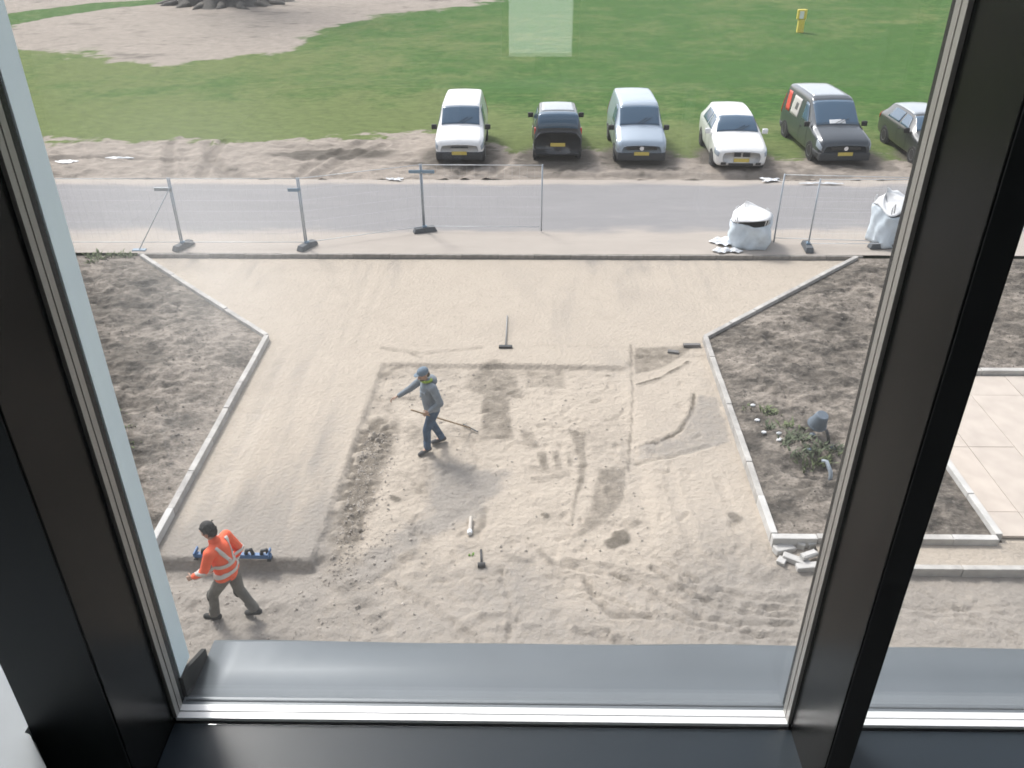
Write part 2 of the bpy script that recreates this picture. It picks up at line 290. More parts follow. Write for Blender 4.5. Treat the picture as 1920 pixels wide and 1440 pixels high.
# damp stains, ruts, ridges and the step front's painted shade in the yard: (pixels, half width m, damp, grey, height)
STROKES = [
 ([(655, 960), (668, 900), (690, 850), (705, 800), (715, 760)], .26, .62, 0, .02), ([(615, 1035), (640, 985), (665, 930)], .22, .5, .1, .02),
 ([(712, 705), (740, 690), (790, 690)], .12, .45, 0, .0), ([(735, 745), (775, 745)], .10, .45, 0, .0),
 ([(885, 700), (925, 690), (960, 700), (955, 720)], .26, .75, .1, .03), ([(930, 730), (925, 770), (928, 812)], .22, .7, .1, -.01),
 ([(985, 700), (1050, 700)], .18, .45, 0, .0), ([(990, 718), (1045, 712)], .14, .55, 0, 0), ([(985, 805), (995, 840), (1012, 860)], .14, .55, 0, 0), ([(1018, 850), (1060, 870), (1075, 868)], .15, .6, 0, -.01),
 ([(1075, 810), (1095, 850), (1090, 900), (1080, 960)], .13, .6, 0, -.015), ([(1150, 880), (1148, 930), (1130, 975), (1100, 995)], .26, .62, .0, -.02),
 ([(1135, 880), (1165, 885)], .16, .5, 0, 0), ([(1165, 1000), (1170, 1010), (1150, 1018)], .15, .75, .1, .03), ([(1195, 975), (1165, 1000)], .08, .5, 0, .02),
 ([(1375, 968), (1385, 976)], .11, .65, 0, .02), ([(735, 930), (745, 936)], .07, .7, 0, .02), ([(850, 890), (860, 885)], .07, .6, 0, .02), ([(1018, 962), (1022, 966)], .06, .7, 0, .02), ([(1138, 702), (1142, 702)], .06, .65, 0, .02),
 ([(890, 880), (850, 920), (790, 970), (730, 1020), (660, 1075)], .36, .12, .75, -.03), ([(790, 1000), (760, 1040), (720, 1062)], .18, .4, .4, .0), ([(830, 870), (880, 900), (900, 930)], .25, 0, .55, -.01),
 ([(640, 1090), (700, 1070), (770, 1030)], .08, .5, .1, .03), ([(600, 1060), (650, 1090), (690, 1130), (670, 1140)], .20, .55, .2, .02), ([(270, 1058), (330, 1060), (430, 1064), (575, 1060)], .20, .95, .1, 0.0), ([(270, 1075), (420, 1078), (600, 1070)], .22, .6, .2, 0.0),  # the long dark band also paints the shaded front of the step
 ([(330, 1100), (420, 1095), (520, 1090), (600, 1080)], .26, .5, .25, .02), ([(340, 1190), (420, 1185), (520, 1190)], .3, .55, .15, .01), ([(480, 1130), (560, 1120)], .16, .45, .1, .02), ([(330, 1130), (400, 1125), (470, 1120), (560, 1100)], .45, .55, .35, .02), ([(360, 1165), (480, 1165), (600, 1150), (680, 1120)], .40, .45, .35, .02), ([(700, 1190), (640, 1200)], .3, .35, .2, 0), ([(760, 1110), (820, 1060), (870, 1030)], .2, .25, .4, 0), ([(560, 1195), (620, 1180)], .2, .4, 0, .02),
 ([(1190, 668), (1240, 664), (1305, 655)], .18, .6, 0, .0), ([(1195, 690), (1240, 690), (1280, 672)], .16, .5, .0, 0), ([(1195, 722), (1235, 712), (1290, 680)], .05, .6, 0, .03),
 ([(1200, 835), (1240, 828), (1275, 808), (1298, 775), (1300, 740)], .045, .7, .0, -.03), ([(1195, 866), (1250, 858), (1330, 838)], .06, .4, .2, -.02), ([(1320, 700), (1340, 760), (1370, 840)], .28, .1, .35, 0),
 ([(1183, 650), (1185, 760), (1178, 880)], .03, .45, 0, -.012), ([(1045, 1010), (1035, 1100), (1040, 1200)], .05, .12, .1, -.01), ([(965, 1085), (1000, 1075), (1060, 1060)], .08, .3, 0, .02),
 ([(1075, 1172), (1130, 1178), (1190, 1198), (1230, 1212)], .05, .5, .2, .05), ([(1100, 1085), (1120, 1120), (1150, 1150), (1220, 1152)], .06, .45, .2, -.04), ([(1150, 1070), (1230, 1110), (1300, 1150), (1400, 1165), (1490, 1168)], .05, .4, .25, -.04),
 ([(1220, 1060), (1300, 1110), (1380, 1140), (1480, 1150)], .05, .4, .2, -.04), ([(1060, 1045), (1150, 1055), (1260, 1085), (1400, 1100), (1490, 1110)], .05, .3, .2, .03), ([(1280, 1080), (1330, 1120), (1400, 1180), (1480, 1205)], .06, .35, .2, -.03),
 ([(1330, 1030), (1380, 1055), (1430, 1075)], .06, .4, .1, .02), ([(905, 1150), (960, 1140), (950, 1170)], .06, .35, .1, .03), ([(930, 1170), (1010, 1165)], .05, .35, .0, .03),
 ([(690, 1155), (720, 1140)], .07, .55, .1, .03), ([(850, 1180), (870, 1165), (900, 1150)], .08, .35, 0, .03), ([(1010, 1030), (1040, 1055), (1070, 1050)], .08, .45, 0, .03), ([(950, 1040), (1000, 1050)], .08, .5, .1, .02),
 ([(870, 960), (905, 935)], .09, .3, .3, -.01), ([(885, 1000), (905, 985), (910, 950)], .10, .45, .1, 0), ([(980, 870), (1060, 885), (1000, 895)], .08, .35, .0, .02),
 ([(1260, 890), (1275, 960), (1300, 1030)], .12, .05, .3, -.02), ([(1350, 900), (1370, 950), (1395, 1010)], .10, .05, .25, -.02), ([(1425, 1075), (1470, 1085), (1520, 1075)], .18, .5, .1, -.02),
 ([(620, 520), (650, 560), (640, 620)], .15, .10, .25, 0), ([(700, 500), (660, 600), (640, 650)], .10, .05, .2, -.008), ([(730, 500), (690, 600), (670, 650)], .10, .05, .2, -.008), ([(1060, 540), (1060, 600)], .3, .0, .25, 0), ([(830, 500), (850, 540)], .3, .0, .15, 0),
 ([(540, 660), (470, 800), (400, 940)], .12, .1, .3, -.008), ([(590, 660), (540, 780), (470, 940)], .10, .1, .25, -.006), ([(430, 800), (380, 900)], .2, .1, .25, 0), ([(600, 900), (560, 1000)], .25, .2, .15, 0), ([(470, 960), (430, 1020), (500, 1025)], .4, .1, .3, 0),
 ([(720, 655), (800, 665), (900, 655)], .10, .3, .0, -.005), ([(760, 660), (790, 672)], .08, .4, 0, 0), ([(1000, 650), (1180, 655)], .06, .2, .0, 0)]
DROP = {(655, 960), (885, 700), (930, 730), (985, 700), (990, 718), (985, 805), (1018, 850), (1075, 810), (1150, 880), (1135, 880), (890, 880), (1190, 668), (1195, 690), (830, 870)}
for pts in ([(1060, 1060), (1160, 1075), (1280, 1105), (1400, 1130), (1500, 1140)], [(1090, 1100), (1180, 1130), (1300, 1165), (1420, 1185), (1500, 1188)], [(1230, 1040), (1310, 1085), (1400, 1115), (1500, 1125)], [(1080, 1170), (1140, 1180), (1200, 1200), (1240, 1215)], [(720, 1080), (800, 1120), (900, 1200)], [(940, 1060), (960, 1130), (950, 1210)], [(1700, 1090), (1780, 1130), (1920, 1190)], [(1600, 1120), (1750, 1140), (1920, 1130)]):
    STROKES += [(pts, .032, .20, .2, -.035), ([(x, y+13) for x, y in pts], .028, .14, .15, -.022)]
STROKES = [q for q in STROKES if q[0][0] not in DROP]
# flat damp areas with fairly straight, crumbling edges: (pixels, damp, grey, edge softness m)
AREAS = [([(905, 735), (955, 730), (957, 780), (966, 822), (898, 824), (902, 780)], .58, .1, .08), ([(884, 692), (930, 676), (965, 690), (976, 712), (985, 735), (940, 750), (903, 740), (868, 728), (872, 705)], .55, .15, .20),
 ([(980, 690), (1056, 688), (1062, 724), (988, 724)], .46, 0, .10), ([(973, 803), (1000, 806), (1012, 836), (984, 842)], .5, 0, .06), ([(1004, 846), (1026, 842), (1030, 882), (1014, 880)], .55, 0, .04), ([(1034, 842), (1050, 840), (1056, 878), (1040, 880)], .55, 0, .04), ([(1060, 845), (1072, 843), (1074, 872), (1062, 874)], .5, 0, .04),
 ([(1120, 872), (1174, 870), (1170, 930), (1142, 972), (1092, 1006), (1074, 1002), (1108, 950)], .56, .1, .07), ([(1064, 800), (1098, 803), (1100, 868), (1082, 950), (1066, 990), (1076, 930), (1085, 860)], .6, .1, .05),
 ([(1187, 656), (1310, 648), (1270, 676), (1236, 694), (1190, 702)], .55, 0, .06), ([(706, 780), (748, 800), (742, 850), (712, 905), (690, 965), (655, 1022), (606, 1040), (640, 965), (680, 870)], .5, .1, .14),
 ([(712, 690), (800, 684), (870, 690), (860, 715), (790, 705), (712, 715)], .34, 0, .14), ([(745, 745), (770, 728), (880, 738), (880, 752), (790, 760)], .30, 0, .10),
 ([(810, 860), (960, 880), (905, 965), (790, 1010), (700, 1085), (610, 1095), (690, 1030), (800, 955)], .12, .85, .25), ([(1195, 835), (1275, 815), (1310, 740), (1345, 745), (1370, 830), (1300, 850), (1195, 862)], .0, .62, .06)]
def yard_h(X, Y):
    ox = fbm(X, Y, .55, 11, 5, .6); oy = fbm(X, Y, .55, 21, 5, .6)
    up = sstep(.05, -.05, sdpoly(X+.02*fbm(X, Y, .4, 5), Y+.05*fbm(X, Y, .5, 6), UPPER))
    right = sstep(2.0, 2.3, X)*sstep(10.0, 10.8, Y); fore = sstep(10.6, 9.4, Y)
    zl = ZE+(ZF-ZE)*fore+.05*right-.10*sstep(-2.6, -3.4, X)*sstep(9.2, 9.7, Y)*sstep(10.1, 9.95, Y)
    rough = (1-up)*(1-.6*right)
    n1 = fbm(X, Y, .55, 31, 5); n2 = fbm(X, Y*1.4, .16, 41, 3, .7); big = fbm(X, Y, 2.6, 51, 3)
    z = zl*(1-up)+ZU*up+rough*(.05*n1+.05*n2+.07*big)+up*(.012*n1+.010*n2)+fore*.03*fbm(X*.5, Y*1.5, .5, 47, 4, .7)
    damp_shade = np.clip(.10+rough*(1.5*np.clip(fbm(X, Y, .9, 61, 6, .7)-.03, 0, 1)+1.2*np.clip(fbm(X, Y*1.3, .3, 63, 4, .65)-.06, 0, 1)*(.6+.6*fore))+up*.35*np.clip(fbm(X, Y, 1.4, 65, 6, .65)-.05, 0, 1), 0, 1)
    damp_shade = np.clip(damp_shade+.26*(1-up)*sstep(-1.2, -3.6, X)*sstep(10.4, 9.2, Y)*(1+1.5*fbm(X, Y, .5, 67, 4, .7)), 0, 1)  # near-left sand darkened further, with the same painted shading
    grey = np.clip(.12+.34*sstep(12.5, 8.5, Y)+1.1*fbm(X*1.2, Y*.7, 2.2, 71, 6, .6)+.16*fore+.55*sstep(15.5, 10.2, Y)*sstep(-2.8, -3.4, X)+.12*sstep(12, 9, Y)+up*.9*fbm(X*4, Y*.45, 1.0, 77, 3)*sstep(.0, .3, fbm(X, Y, 3.5, 79)+.25), 0, .85)  # greyer towards the building, its shading put into the sand colour
    # clumpy diggings along the cut edge, coloured darker in the hollows
    cl = np.maximum(sstep(.6, .15, seg_dist(X, Y, P((640, 1000), (680, 880), (712, 800)))), 0)
    lump = np.abs(vnoise(X, Y, .16, 81)-.5)*2; z = z+cl*(1-up)*(.09*lump-.02); damp_shade = np.maximum(damp_shade, cl*(1-up)*(.35+.5*(lump < .45)))
    ex = (X > -3.2) & (X < 2.2) & (Y > 9.5) & (Y < 16)
    z = z+np.where(ex, .035*np.clip(fbm(X, Y, .25, 91, 3), 0, 1), 0)
    for pts, dm, gr, sf in AREAS:
        q = P(*pts); x0 = min(a for a, b in q)-.6; x1 = max(a for a, b in q)+.6; y0 = min(b for a, b in q)-.6; y1 = max(b for a, b in q)+.6
        m = (X > x0) & (X < x1) & (Y > y0) & (Y < y1)
        if not m.any(): continue
        xx = X[m]; yy = Y[m]; k = sstep(sf, -sf, sdpoly(xx+.10*ox[m], yy+.10*oy[m], q)+.9*sf*fbm(xx, yy, .3, 93, 4, .7)); k = k*np.clip(1.1+1.2*fbm(xx, yy*1.2, .25, 98, 4, .7), .3, 1.4)
        damp_shade[m] = np.maximum(damp_shade[m], k*dm); grey[m] = np.maximum(grey[m], k*gr)
    for pts, hw, dm, gr, dz in STROKES:
        q = P(*pts); x0 = min(a for a, b in q)-hw-1; x1 = max(a for a, b in q)+hw+1; y0 = min(b for a, b in q)-hw-1; y1 = max(b for a, b in q)+hw+1
        m = (X > x0) & (X < x1) & (Y > y0) & (Y < y1)
        if not m.any(): continue
        am = min(.40, max(.06, hw*1.5)); xx = X[m]+am*ox[m]; yy = Y[m]+am*oy[m]; d = seg_dist(xx, yy, q); brk = .9+1.1*fbm(xx, yy, .40, 95, 4, .6)
        k = sstep(1.35, .45, d/(hw*np.maximum(brk, .25)+.004))*np.clip(.95+1.3*fbm(xx, yy, .22, 99, 3), .15, 1.1)
        damp_shade[m] = np.maximum(damp_shade[m], np.clip(k*dm*1.35, 0, 1)); grey[m] = np.maximum(grey[m], k*gr)
        if dz > 0: z[m] += k*dz*(.7+1.2*fbm(xx, yy, .2, 97, 3))
        elif dz < 0: z[m] += dz*k-dz*.5*sstep(2.0, 1.2, d/hw)*sstep(.9, 1.3, d/hw)
    # footprints
    r2 = np.random.default_rng(3)
    for i in range(170):
        fx = r2.uniform(-5.2, 3.6); fy = r2.uniform(8, 15.6); a = r2.uniform(0, math.pi)
        m = (np.abs(X-fx) < .3) & (np.abs(Y-fy) < .3) & (up < .3)
        if not m.any(): continue
        u = (X[m]-fx)*math.cos(a)+(Y[m]-fy)*math.sin(a); v = -(X[m]-fx)*math.sin(a)+(Y[m]-fy)*math.cos(a)
        e = np.hypot(u/.15, v/.06); z[m] += -.022*sstep(1.1, .7, e)+.010*sstep(1.6, 1.2, e)*sstep(.9, 1.2, e)
    return z, {'damp_shade': damp_shade, 'grey': grey}
def yard_keep(x, y): return ~(inpoly(x, y, [(a+(.0), b) for a, b in BEDL]) & (sdpoly(x, y, BEDL) < -.15)) & ~((sdpoly(x, y, BEDR) < -.15))
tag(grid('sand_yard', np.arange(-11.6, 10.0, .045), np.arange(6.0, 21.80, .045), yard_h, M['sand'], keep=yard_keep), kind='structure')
def flat_s(X, Y): z = ZF-.02+.05*fbm(X, Y, .8, 131); return z, {'damp_shade': np.clip(.15+.6*fbm(X, Y, 1.2, 132), 0, 1), 'grey': np.zeros_like(X)+.2}
tag(grid('sand_strip', np.arange(-30, 30.1, .25), np.arange(1.5, 6.06, .15), flat_s, M['sand']), kind='structure')
tag(grid('sand_side', np.arange(9.95, 30.1, .15), np.arange(6.0, 9.75, .12), flat_s, M['sand']), kind='structure')
tag(grid('sand_side_far', np.arange(-30, -11.5, .25), np.arange(6.0, 9.95, .2), flat_s, M['sand']), kind='structure')
_g = {}
def yz(x, y):                             # height of the yard under a point
    z, _ = yard_h(np.array([[x]]), np.array([[y]])); return float(z[0, 0])
# beds
def bed_h(P_, seed):
    def h(X, Y):
        d = -sdpoly(X, Y, P_); e = sstep(0, .9, d)
        n = fbm(X, Y*1.8, .8, seed, 5); n2 = fbm(X, Y*1.6, .22, seed+9, 3)
        z = ZB-.05+.08*e+e*(.15*n+.17*n2)+.10*e*fbm(X, Y, 3, seed+20)
        damp_shade = np.clip(.42+2.6*fbm(X*1.2, Y*1.9, .6, seed+30, 6, .85), 0, 1); dry = np.clip(.34+2.4*fbm(X, Y*1.4, 1.2, seed+40, 6, .8), 0, 1)
        if seed == 300:                    # the pit and mound by the grey tub
            px, py = gp(1535, 880); q = np.hypot((X-px)/.9, (Y-py)/.45); z = z-.14*sstep(1.0, .3, q); damp_shade = np.maximum(damp_shade, sstep(1.1, .5, q))  # pit darkened too, its shadow put into the soil colour
            px, py = gp(1530, 850); q = np.hypot((X-px)/.5, (Y-py-.2)/.3); z = z+.10*sstep(1.0, .2, q)
        else:
            px, py = gp(445, 632); q = np.hypot((X-px)/.22, (Y-py)/.18); dry = np.maximum(dry, 1.2*sstep(1.0, .7, q)); z = z+.03*sstep(1, .5, q)
        return z, {'damp_shade': damp_shade, 'dry': dry}
    return h
tag(grid('flower_bed', np.arange(-14.5, -5.7, .05), np.arange(9.9, 21.9, .05), bed_h(BEDL, 200), M['soil'], keep=lambda x, y: inpoly(x, y, BEDL)), kind='structure')
tag(grid('flower_bed_by_slabs', np.arange(3.9, 15.5, .05), np.arange(10.4, 21.9, .05), bed_h(BEDR, 300), M['soil'], keep=lambda x, y: inpoly(x, y, BEDR)), kind='structure')
tag(pyd('side_ground', [(-60, 6, -.1), (-14.4, 6, -.1), (-14.4, 21.82, -.1), (-60, 21.82, -.1), (15.4, 15.5, -.1), (60, 15.5, -.1), (60, 21.82, -.1), (15.4, 21.82, -.1)], [(0, 1, 2, 3), (4, 5, 6, 7)], mat('side_soil', (.2, .175, .15), .95, var=.3, scale=.8)), kind='structure')
# road, verges
ROAD0, ROAD1 = 23.35, 28.15
def road_h(X, Y):
    e = np.minimum(Y-21.9, 28.6-Y); n = fbm(X, Y*2, 2.2, 401, 4); z = .02+.03*sstep(3.5, 0, np.abs(Y-25.6))
    sandy = np.clip(np.maximum(sstep(24.1, 23.1, Y+.9*n), sstep(27.5, 28.3, Y+.8*n))+.55*np.clip(fbm(X, Y*.6, 2.5, 405, 4), 0, 1), 0, 1)
    q = seg_dist(X, Y, P((820, 455), (870, 440), (960, 470), z=0)); sandy = np.maximum(sandy, sstep(.5, .1, q)*.9)
    return z+.02*fbm(X, Y, .4, 407)*sstep(24, 23, Y), {'sandy': sandy}
tag(grid('road', np.arange(-60, 60.1, .2), np.arange(21.93, 28.5, .1), road_h, M['asphalt']), kind='structure')
EDGE = [gp(x, y) for x, y in [(-400, 272), (0, 268), (100, 266), (300, 270), (500, 268), (640, 262), (740, 254), (780, 244), (830, 252), (900, 272), (960, 280), (1010, 288), (1120, 290), (1250, 298), (1300, 296), (1450, 300), (1560, 296), (1700, 296), (1900, 296), (2400, 296)]]
PATCH = [gp(x, y) for x, y in [(-60, -40), (-40, 30), (10, 88), (60, 104), (170, 108), (300, 118), (420, 108), (560, 92), (600, 62), (660, 46), (760, 25), (860, 12), (945, 4), (1000, -30)]]
GRASS_STRIP = [gp(x, y) for x, y in [(-20, 45), (60, 30), (200, 12), (330, 4)]]  # strip where the bare earth stays mostly grass
def turf_h(X, Y):
    ye = np.interp(X, [p[0] for p in EDGE], [p[1] for p in EDGE]); n = fbm(X, Y, 1.6, 501, 5); nb = fbm(X, Y, 7, 511, 4)
    s = Y-ye+3.6*fbm(X, Y*1.3, 1.5, 501, 6, .75); bare = sstep(.6, -.5, s)
    pd = sdpoly(X+3.0*fbm(X, Y, 6, 521, 5), Y+5*fbm(X, Y, 6, 531, 5), PATCH)+6.5*fbm(X*.7, Y*.8, 2.5, 523, 6, .8); bare = np.maximum(bare, sstep(1.2, -1.2, pd))
    bare = np.where(seg_dist(X, Y+4*nb, GRASS_STRIP) < 2.2, bare*.25, bare)
    worn_veil = np.clip(sstep(9, .5, s)*.75+.14+1.5*fbm(X*.8, Y, 1.6, 541, 6, .75)+.5*fbm(X*.6, Y, 6, 547, 3)+.45*sstep(2, -14, X)*sstep(62, 44, Y)+.22*sstep(12, 0, X)*sstep(80, 50, Y)+.35*sstep(8, 18, X)*sstep(50, 62, Y)*(.5+fbm(X, Y, 4, 545)), 0, 1)  # left lawn also paled, the pane's reflected veil put into the colour
    cars = np.zeros_like(X)
    for cx in (-2.38, 1.2, 4.16, 7.57, 11.6, 14.9): cars = np.maximum(cars, sstep(2.0, .8, np.hypot((X-cx)/1.0, (Y-31.0)/1.15)))  # mud darkened under each vehicle, its shade put into the colour
    damp_shade = np.clip(cars*.95*(Y < 35)+(Y > 40)*bare*1.6*np.clip(fbm(X*.35, Y*.8, 2.5, 553, 6, .75)-.02, 0, 1)+sstep(.25, -.3, np.abs(s)-.4)*0+.7*np.clip(fbm(X*.8, Y*1.4, .9, 551, 6, .8)-.01, 0, 1)*bare*3.6, 0, 1)
    px, py = gp(620, 292); damp_shade = np.maximum(damp_shade, .85*sstep(1.1, .6, np.hypot((X-px)/2.6+.5*n, (Y-py)/.9+.5*n)))
    lo = sstep(31.8, 31.0, Y+.3*n)*sstep(2, 5, X+6); damp_shade = np.maximum(damp_shade, .55*lo*sstep(-.1, .2, fbm(X, Y, .8, 561)))
    z = .0+.05*sstep(28.2, 30, Y)+(bare*(Y < 36))*(.20*fbm(X, Y*1.5, .8, 571, 5)+.10*fbm(X, Y, .25, 573, 3))+.05*fbm(X, Y, 2.5, 575)
    # wheel ruts turning onto the road
    for q in ([(560, 330), (610, 300), (680, 270)], [(590, 335), (640, 305), (720, 275)], [(380, 330), (400, 290), (420, 268)], [(430, 335), (395, 300), (388, 270)], [(320, 345), (316, 300), (320, 270)], [(880, 345), (930, 320), (960, 290)], [(850, 340), (880, 315), (930, 300)], [(470, 340), (430, 320), (400, 300)], [(1000, 330), (1250, 332), (1600, 335)], [(100, 300), (200, 296), (330, 302)]):
        d = seg_dist(X, Y, [gp(*k) for k in q]); k = sstep(.26, .12, d+.10*n); z = z-.06*k+.03*sstep(.5, .3, d)*sstep(.2, .3, d); damp_shade = np.maximum(damp_shade, k*.42)
    px, py = gp(190, 300); z = z*1.0
    return z, {'bare': bare, 'worn_veil': worn_veil, 'damp_shade': damp_shade}
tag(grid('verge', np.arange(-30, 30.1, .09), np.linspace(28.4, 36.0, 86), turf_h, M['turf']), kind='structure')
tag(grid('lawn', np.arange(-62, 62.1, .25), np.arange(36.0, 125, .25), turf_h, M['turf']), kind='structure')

# ------------------------------------------------------------------ kerbs and slabs
def kerb_run(parent, pts, w, z0, z1, mats, length=1.0, gap=.008, pale=()):
    for si, (a, b) in enumerate(zip(pts[:-1], pts[1:])):
        a = Vector(a); b = Vector(b); L = (b-a).length; n = max(1, round(L/length)); ang = math.atan2(b.y-a.y, b.x-a.x)
        for i in range(n):
            c = a.lerp(b, (i+.5)/n); l = L/n-gap
            bm = bmesh.new(); add_box(bm, -l/2, l/2, -w/2, w/2, z0, z1, None, .012)
            o = obj('kerb_stone', bm, M['concrete_pale'] if (si, i) in pale or (si, i-n) in pale else mats[rng.integers(len(mats))], parent)
            o.location = (c.x, c.y, rng.uniform(-.008, .008)); o.rotation_euler = (rng.uniform(-.012, .012), rng.uniform(-.004, .004), ang+rng.uniform(-.006, .006))
K = [M['concrete'], mat('concrete_b', (.37, .355, .335), .85, var=.2, scale=7, bump=.2, bscale=60), mat('concrete_c', (.44, .425, .40), .85, var=.18, scale=5, bump=.2, bscale=60)]
kl = tag(empty('bed_kerb'), kind='structure'); kerb_run(kl, [(-10.42, 21.70), (-5.80, 17.08), (-5.80, 9.95)], .11, -.35, .07, K, pale={(1, -1)})
kr = tag(empty('bed_kerb'), kind='structure'); kerb_run(kr, [(9.0, 21.78), (4.08, 17.12), (3.98, 10.46)], .11, -.35, .07, K, pale={(1, -1)}); kerb_run(kr, [(3.93, 10.39), (7.46, 10.39)], .12, -.35, .07, K, length=.7, pale={(0, 0), (0, -1)})
kerb_run(kr, [(7.52, 10.46), (7.52, 15.55)], .11, -.3, .08, K, pale={(0, 0), (0, 1)}); kerb_run(kr, [(7.6, 15.62), (15.4, 15.62)], .13, -.3, .10, K)
ke = tag(empty('yard_edge_kerb'), kind='structure'); kerb_run(ke, [(-10.6, 21.86), (9.2, 21.86)], .07, -.3, .035, [mat('concrete_f', (.25, .235, .215), .85, var=.2, scale=8), mat('concrete_e', (.30, .28, .255), .85, var=.2, scale=8)])
# slab path to the right
pth = tag(boxo('path', 7.58, 30, 9.9, 15.54, -.4, -.06, M['sand']), kind='structure')
ys = [10.5, 11.10, 12.95, 14.76, 15.52]; xs = [7.6, 8.14, 8.98, 10.0, 11.0, 12.0, 13.0, 14.0]
for i in range(len(xs)-1):
    off = (0, .0, -.35, .3, 0, .2, -.2)[i]
    yy = [10.5]+[y+off if y < 14 else y for y in ys[1:-1]]+[15.52]
    for j in range(len(yy)-1):
        o = boxo('paving_slab', -.5*(xs[i+1]-xs[i])+.005, .5*(xs[i+1]-xs[i])-.005, -.5*(yy[j+1]-yy[j])+.005, .5*(yy[j+1]-yy[j])-.005, -.05, .0, M['slab'][rng.integers(4)], pth, .006)
        o.location = ((xs[i]+xs[i+1])/2, (yy[j]+yy[j+1])/2, .0+rng.uniform(-.004, .004)); o.rotation_euler = (rng.uniform(-.004, .004), rng.uniform(-.004, .004), 0)
# step in front of the right bed
st = tag(empty('concrete_step'), kind='structure'); kerb_run(st, [(4.6, 9.83), (14, 9.83)], .10, -.5, -.03, K)
tag(grid('step_fill', np.arange(4.6, 14, .1), np.arange(9.8, 10.5, .1), lambda X, Y: (-.045+.02*fbm(X, Y, .5, 601), {'damp_shade': np.clip(.2+fbm(X, Y, .6, 602), 0, 1), 'grey': np.zeros_like(X)+.25}), M['sand']), kind='structure')

# ------------------------------------------------------------------ loose clods
def clods(name, pts, matl, smin, smax, seed):
    r_ = random.Random(seed); v = []; f = []
    base = [(0, 0, 1), (1, 0, 0), (0, 1, 0), (-1, 0, 0), (0, -1, 0), (0, 0, -1)]; fs = [(0, 1, 2), (0, 2, 3), (0, 3, 4), (0, 4, 1), (5, 2, 1), (5, 3, 2), (5, 4, 3), (5, 1, 4)]
    for x, y, z in pts:
        s = r_.uniform(smin, smax)*r_.uniform(.5, 1); a = r_.uniform(0, 6.28); k = len(v)
        for b in base:
            q = [c*s*r_.uniform(.6, 1.2) for c in b]; v.append((x+q[0]*math.cos(a)-q[1]*math.sin(a), y+q[0]*math.sin(a)+q[1]*math.cos(a), z+q[2]*.7+s*.1))
        f += [tuple(k+i for i in t) for t in fs]
    return tag(pyd(name, v, f, matl), kind='stuff')
def scat(n, fn, hf, seed):
    r_ = np.random.default_rng(seed); x, y = fn(r_, n); z, _ = hf(np.array([x]), np.array([y])); return list(zip(x, y, z[0]))
mclod = mat('sand_clod', (.40, .36, .315), .95, var=.3, scale=5); msoil = mat('soil_clod', (.16, .142, .124), .95, var=.4, scale=5)
tag(clods('sand_clods', scat(500, lambda r_, n: (r_.uniform(-3.1, 2.1, n), r_.uniform(8, 15.8, n)), yard_h, 1)+scat(700, lambda r_, n: (-3.0+np.abs(r_.normal(0, .35, n)), r_.uniform(9.5, 13.5, n)), yard_h, 2)+scat(250, lambda r_, n: (r_.uniform(-5.6, -2, n), r_.uniform(7.8, 9.7, n)), yard_h, 3), mclod, .012, .04, 1), 'loose lumps of sand strewn over the dug yard')
def inb(P_, x0, x1, y0, y1):
    def f(r_, n):
        x = r_.uniform(x0, x1, n*2); y = r_.uniform(y0, y1, n*2); k = sdpoly(x, y, P_) < -.15; return x[k][:n], y[k][:n]
    return f
tag(clods('soil_clods', scat(900, inb(BEDL, -12, -5.8, 10, 21.8), bed_h(BEDL, 200), 4), msoil, .012, .045, 4), 'loose soil lumps in the bed with the pale flat stone')
tag(clods('soil_clods', scat(1200, inb(BEDR, 4, 14, 10.5, 21.8), bed_h(BEDR, 300), 5), msoil, .012, .045, 5), 'loose soil lumps in the bed with the weeds')


# ------------------------------------------------------------------ the building: window wall, room, facade
ZR = CAMH-1.69                                   # top of the glazing bars at the bottom of the panes
ZT = ZR+2.95                                     # top of the panes
ZFL = ZR-.06
DI, D0, D1, DX = 1.105, 1.293, 1.333, 1.365      # inner face, bars, outer pane, outer cap
BAYS = [(-2.25, -.994), (-.805, .617), (.674, 2.10), (2.157, 3.58)]
win = empty('window_wall', (0, D0, ZR), 0, 'floor to ceiling window wall with black mullions and pale glazing bars', 'window')
def wp(name, x0, x1, y0, y1, z0, z1, m, bev=0.0):
    o = boxo(name, x0, x1, y0, y1, z0, z1, m, None, bev); o.parent = win; o.matrix_parent_inverse = Matrix.Translation((0, -D0, -ZR)); return o
for i, (x0, x1) in enumerate([(-.862, -.8075), (.6195, .6715), (2.1025, 2.1545), (3.5825, 3.64)]):
    mu = wp('mullion', x0, x1, DI, DX, ZR-.10, ZT+.1, M['frame'], .0025)
    k = boxo('inner_face', x0+.003, x1-.003, DI-.003, DI+.002, ZR-.09, ZT+.09, M['frame_matt']); k.parent = mu; k.matrix_parent_inverse = mu.matrix_world.inverted() @ Matrix.Identity(4)
wp('transom', -.8065, 3.5815, DI+.002, 1.2905, ZR-.075, ZR-.014, M['rail'], .002)
wp('head_rail', -.8065, 3.5815, DI+.002, 1.2905, ZT+.01, ZT+.09, M['frame'], .002)
wp('outer_rail', -.8065, 3.5815, 1.3365, DX-.002, ZR-.055, ZR-.012, M['sill'])
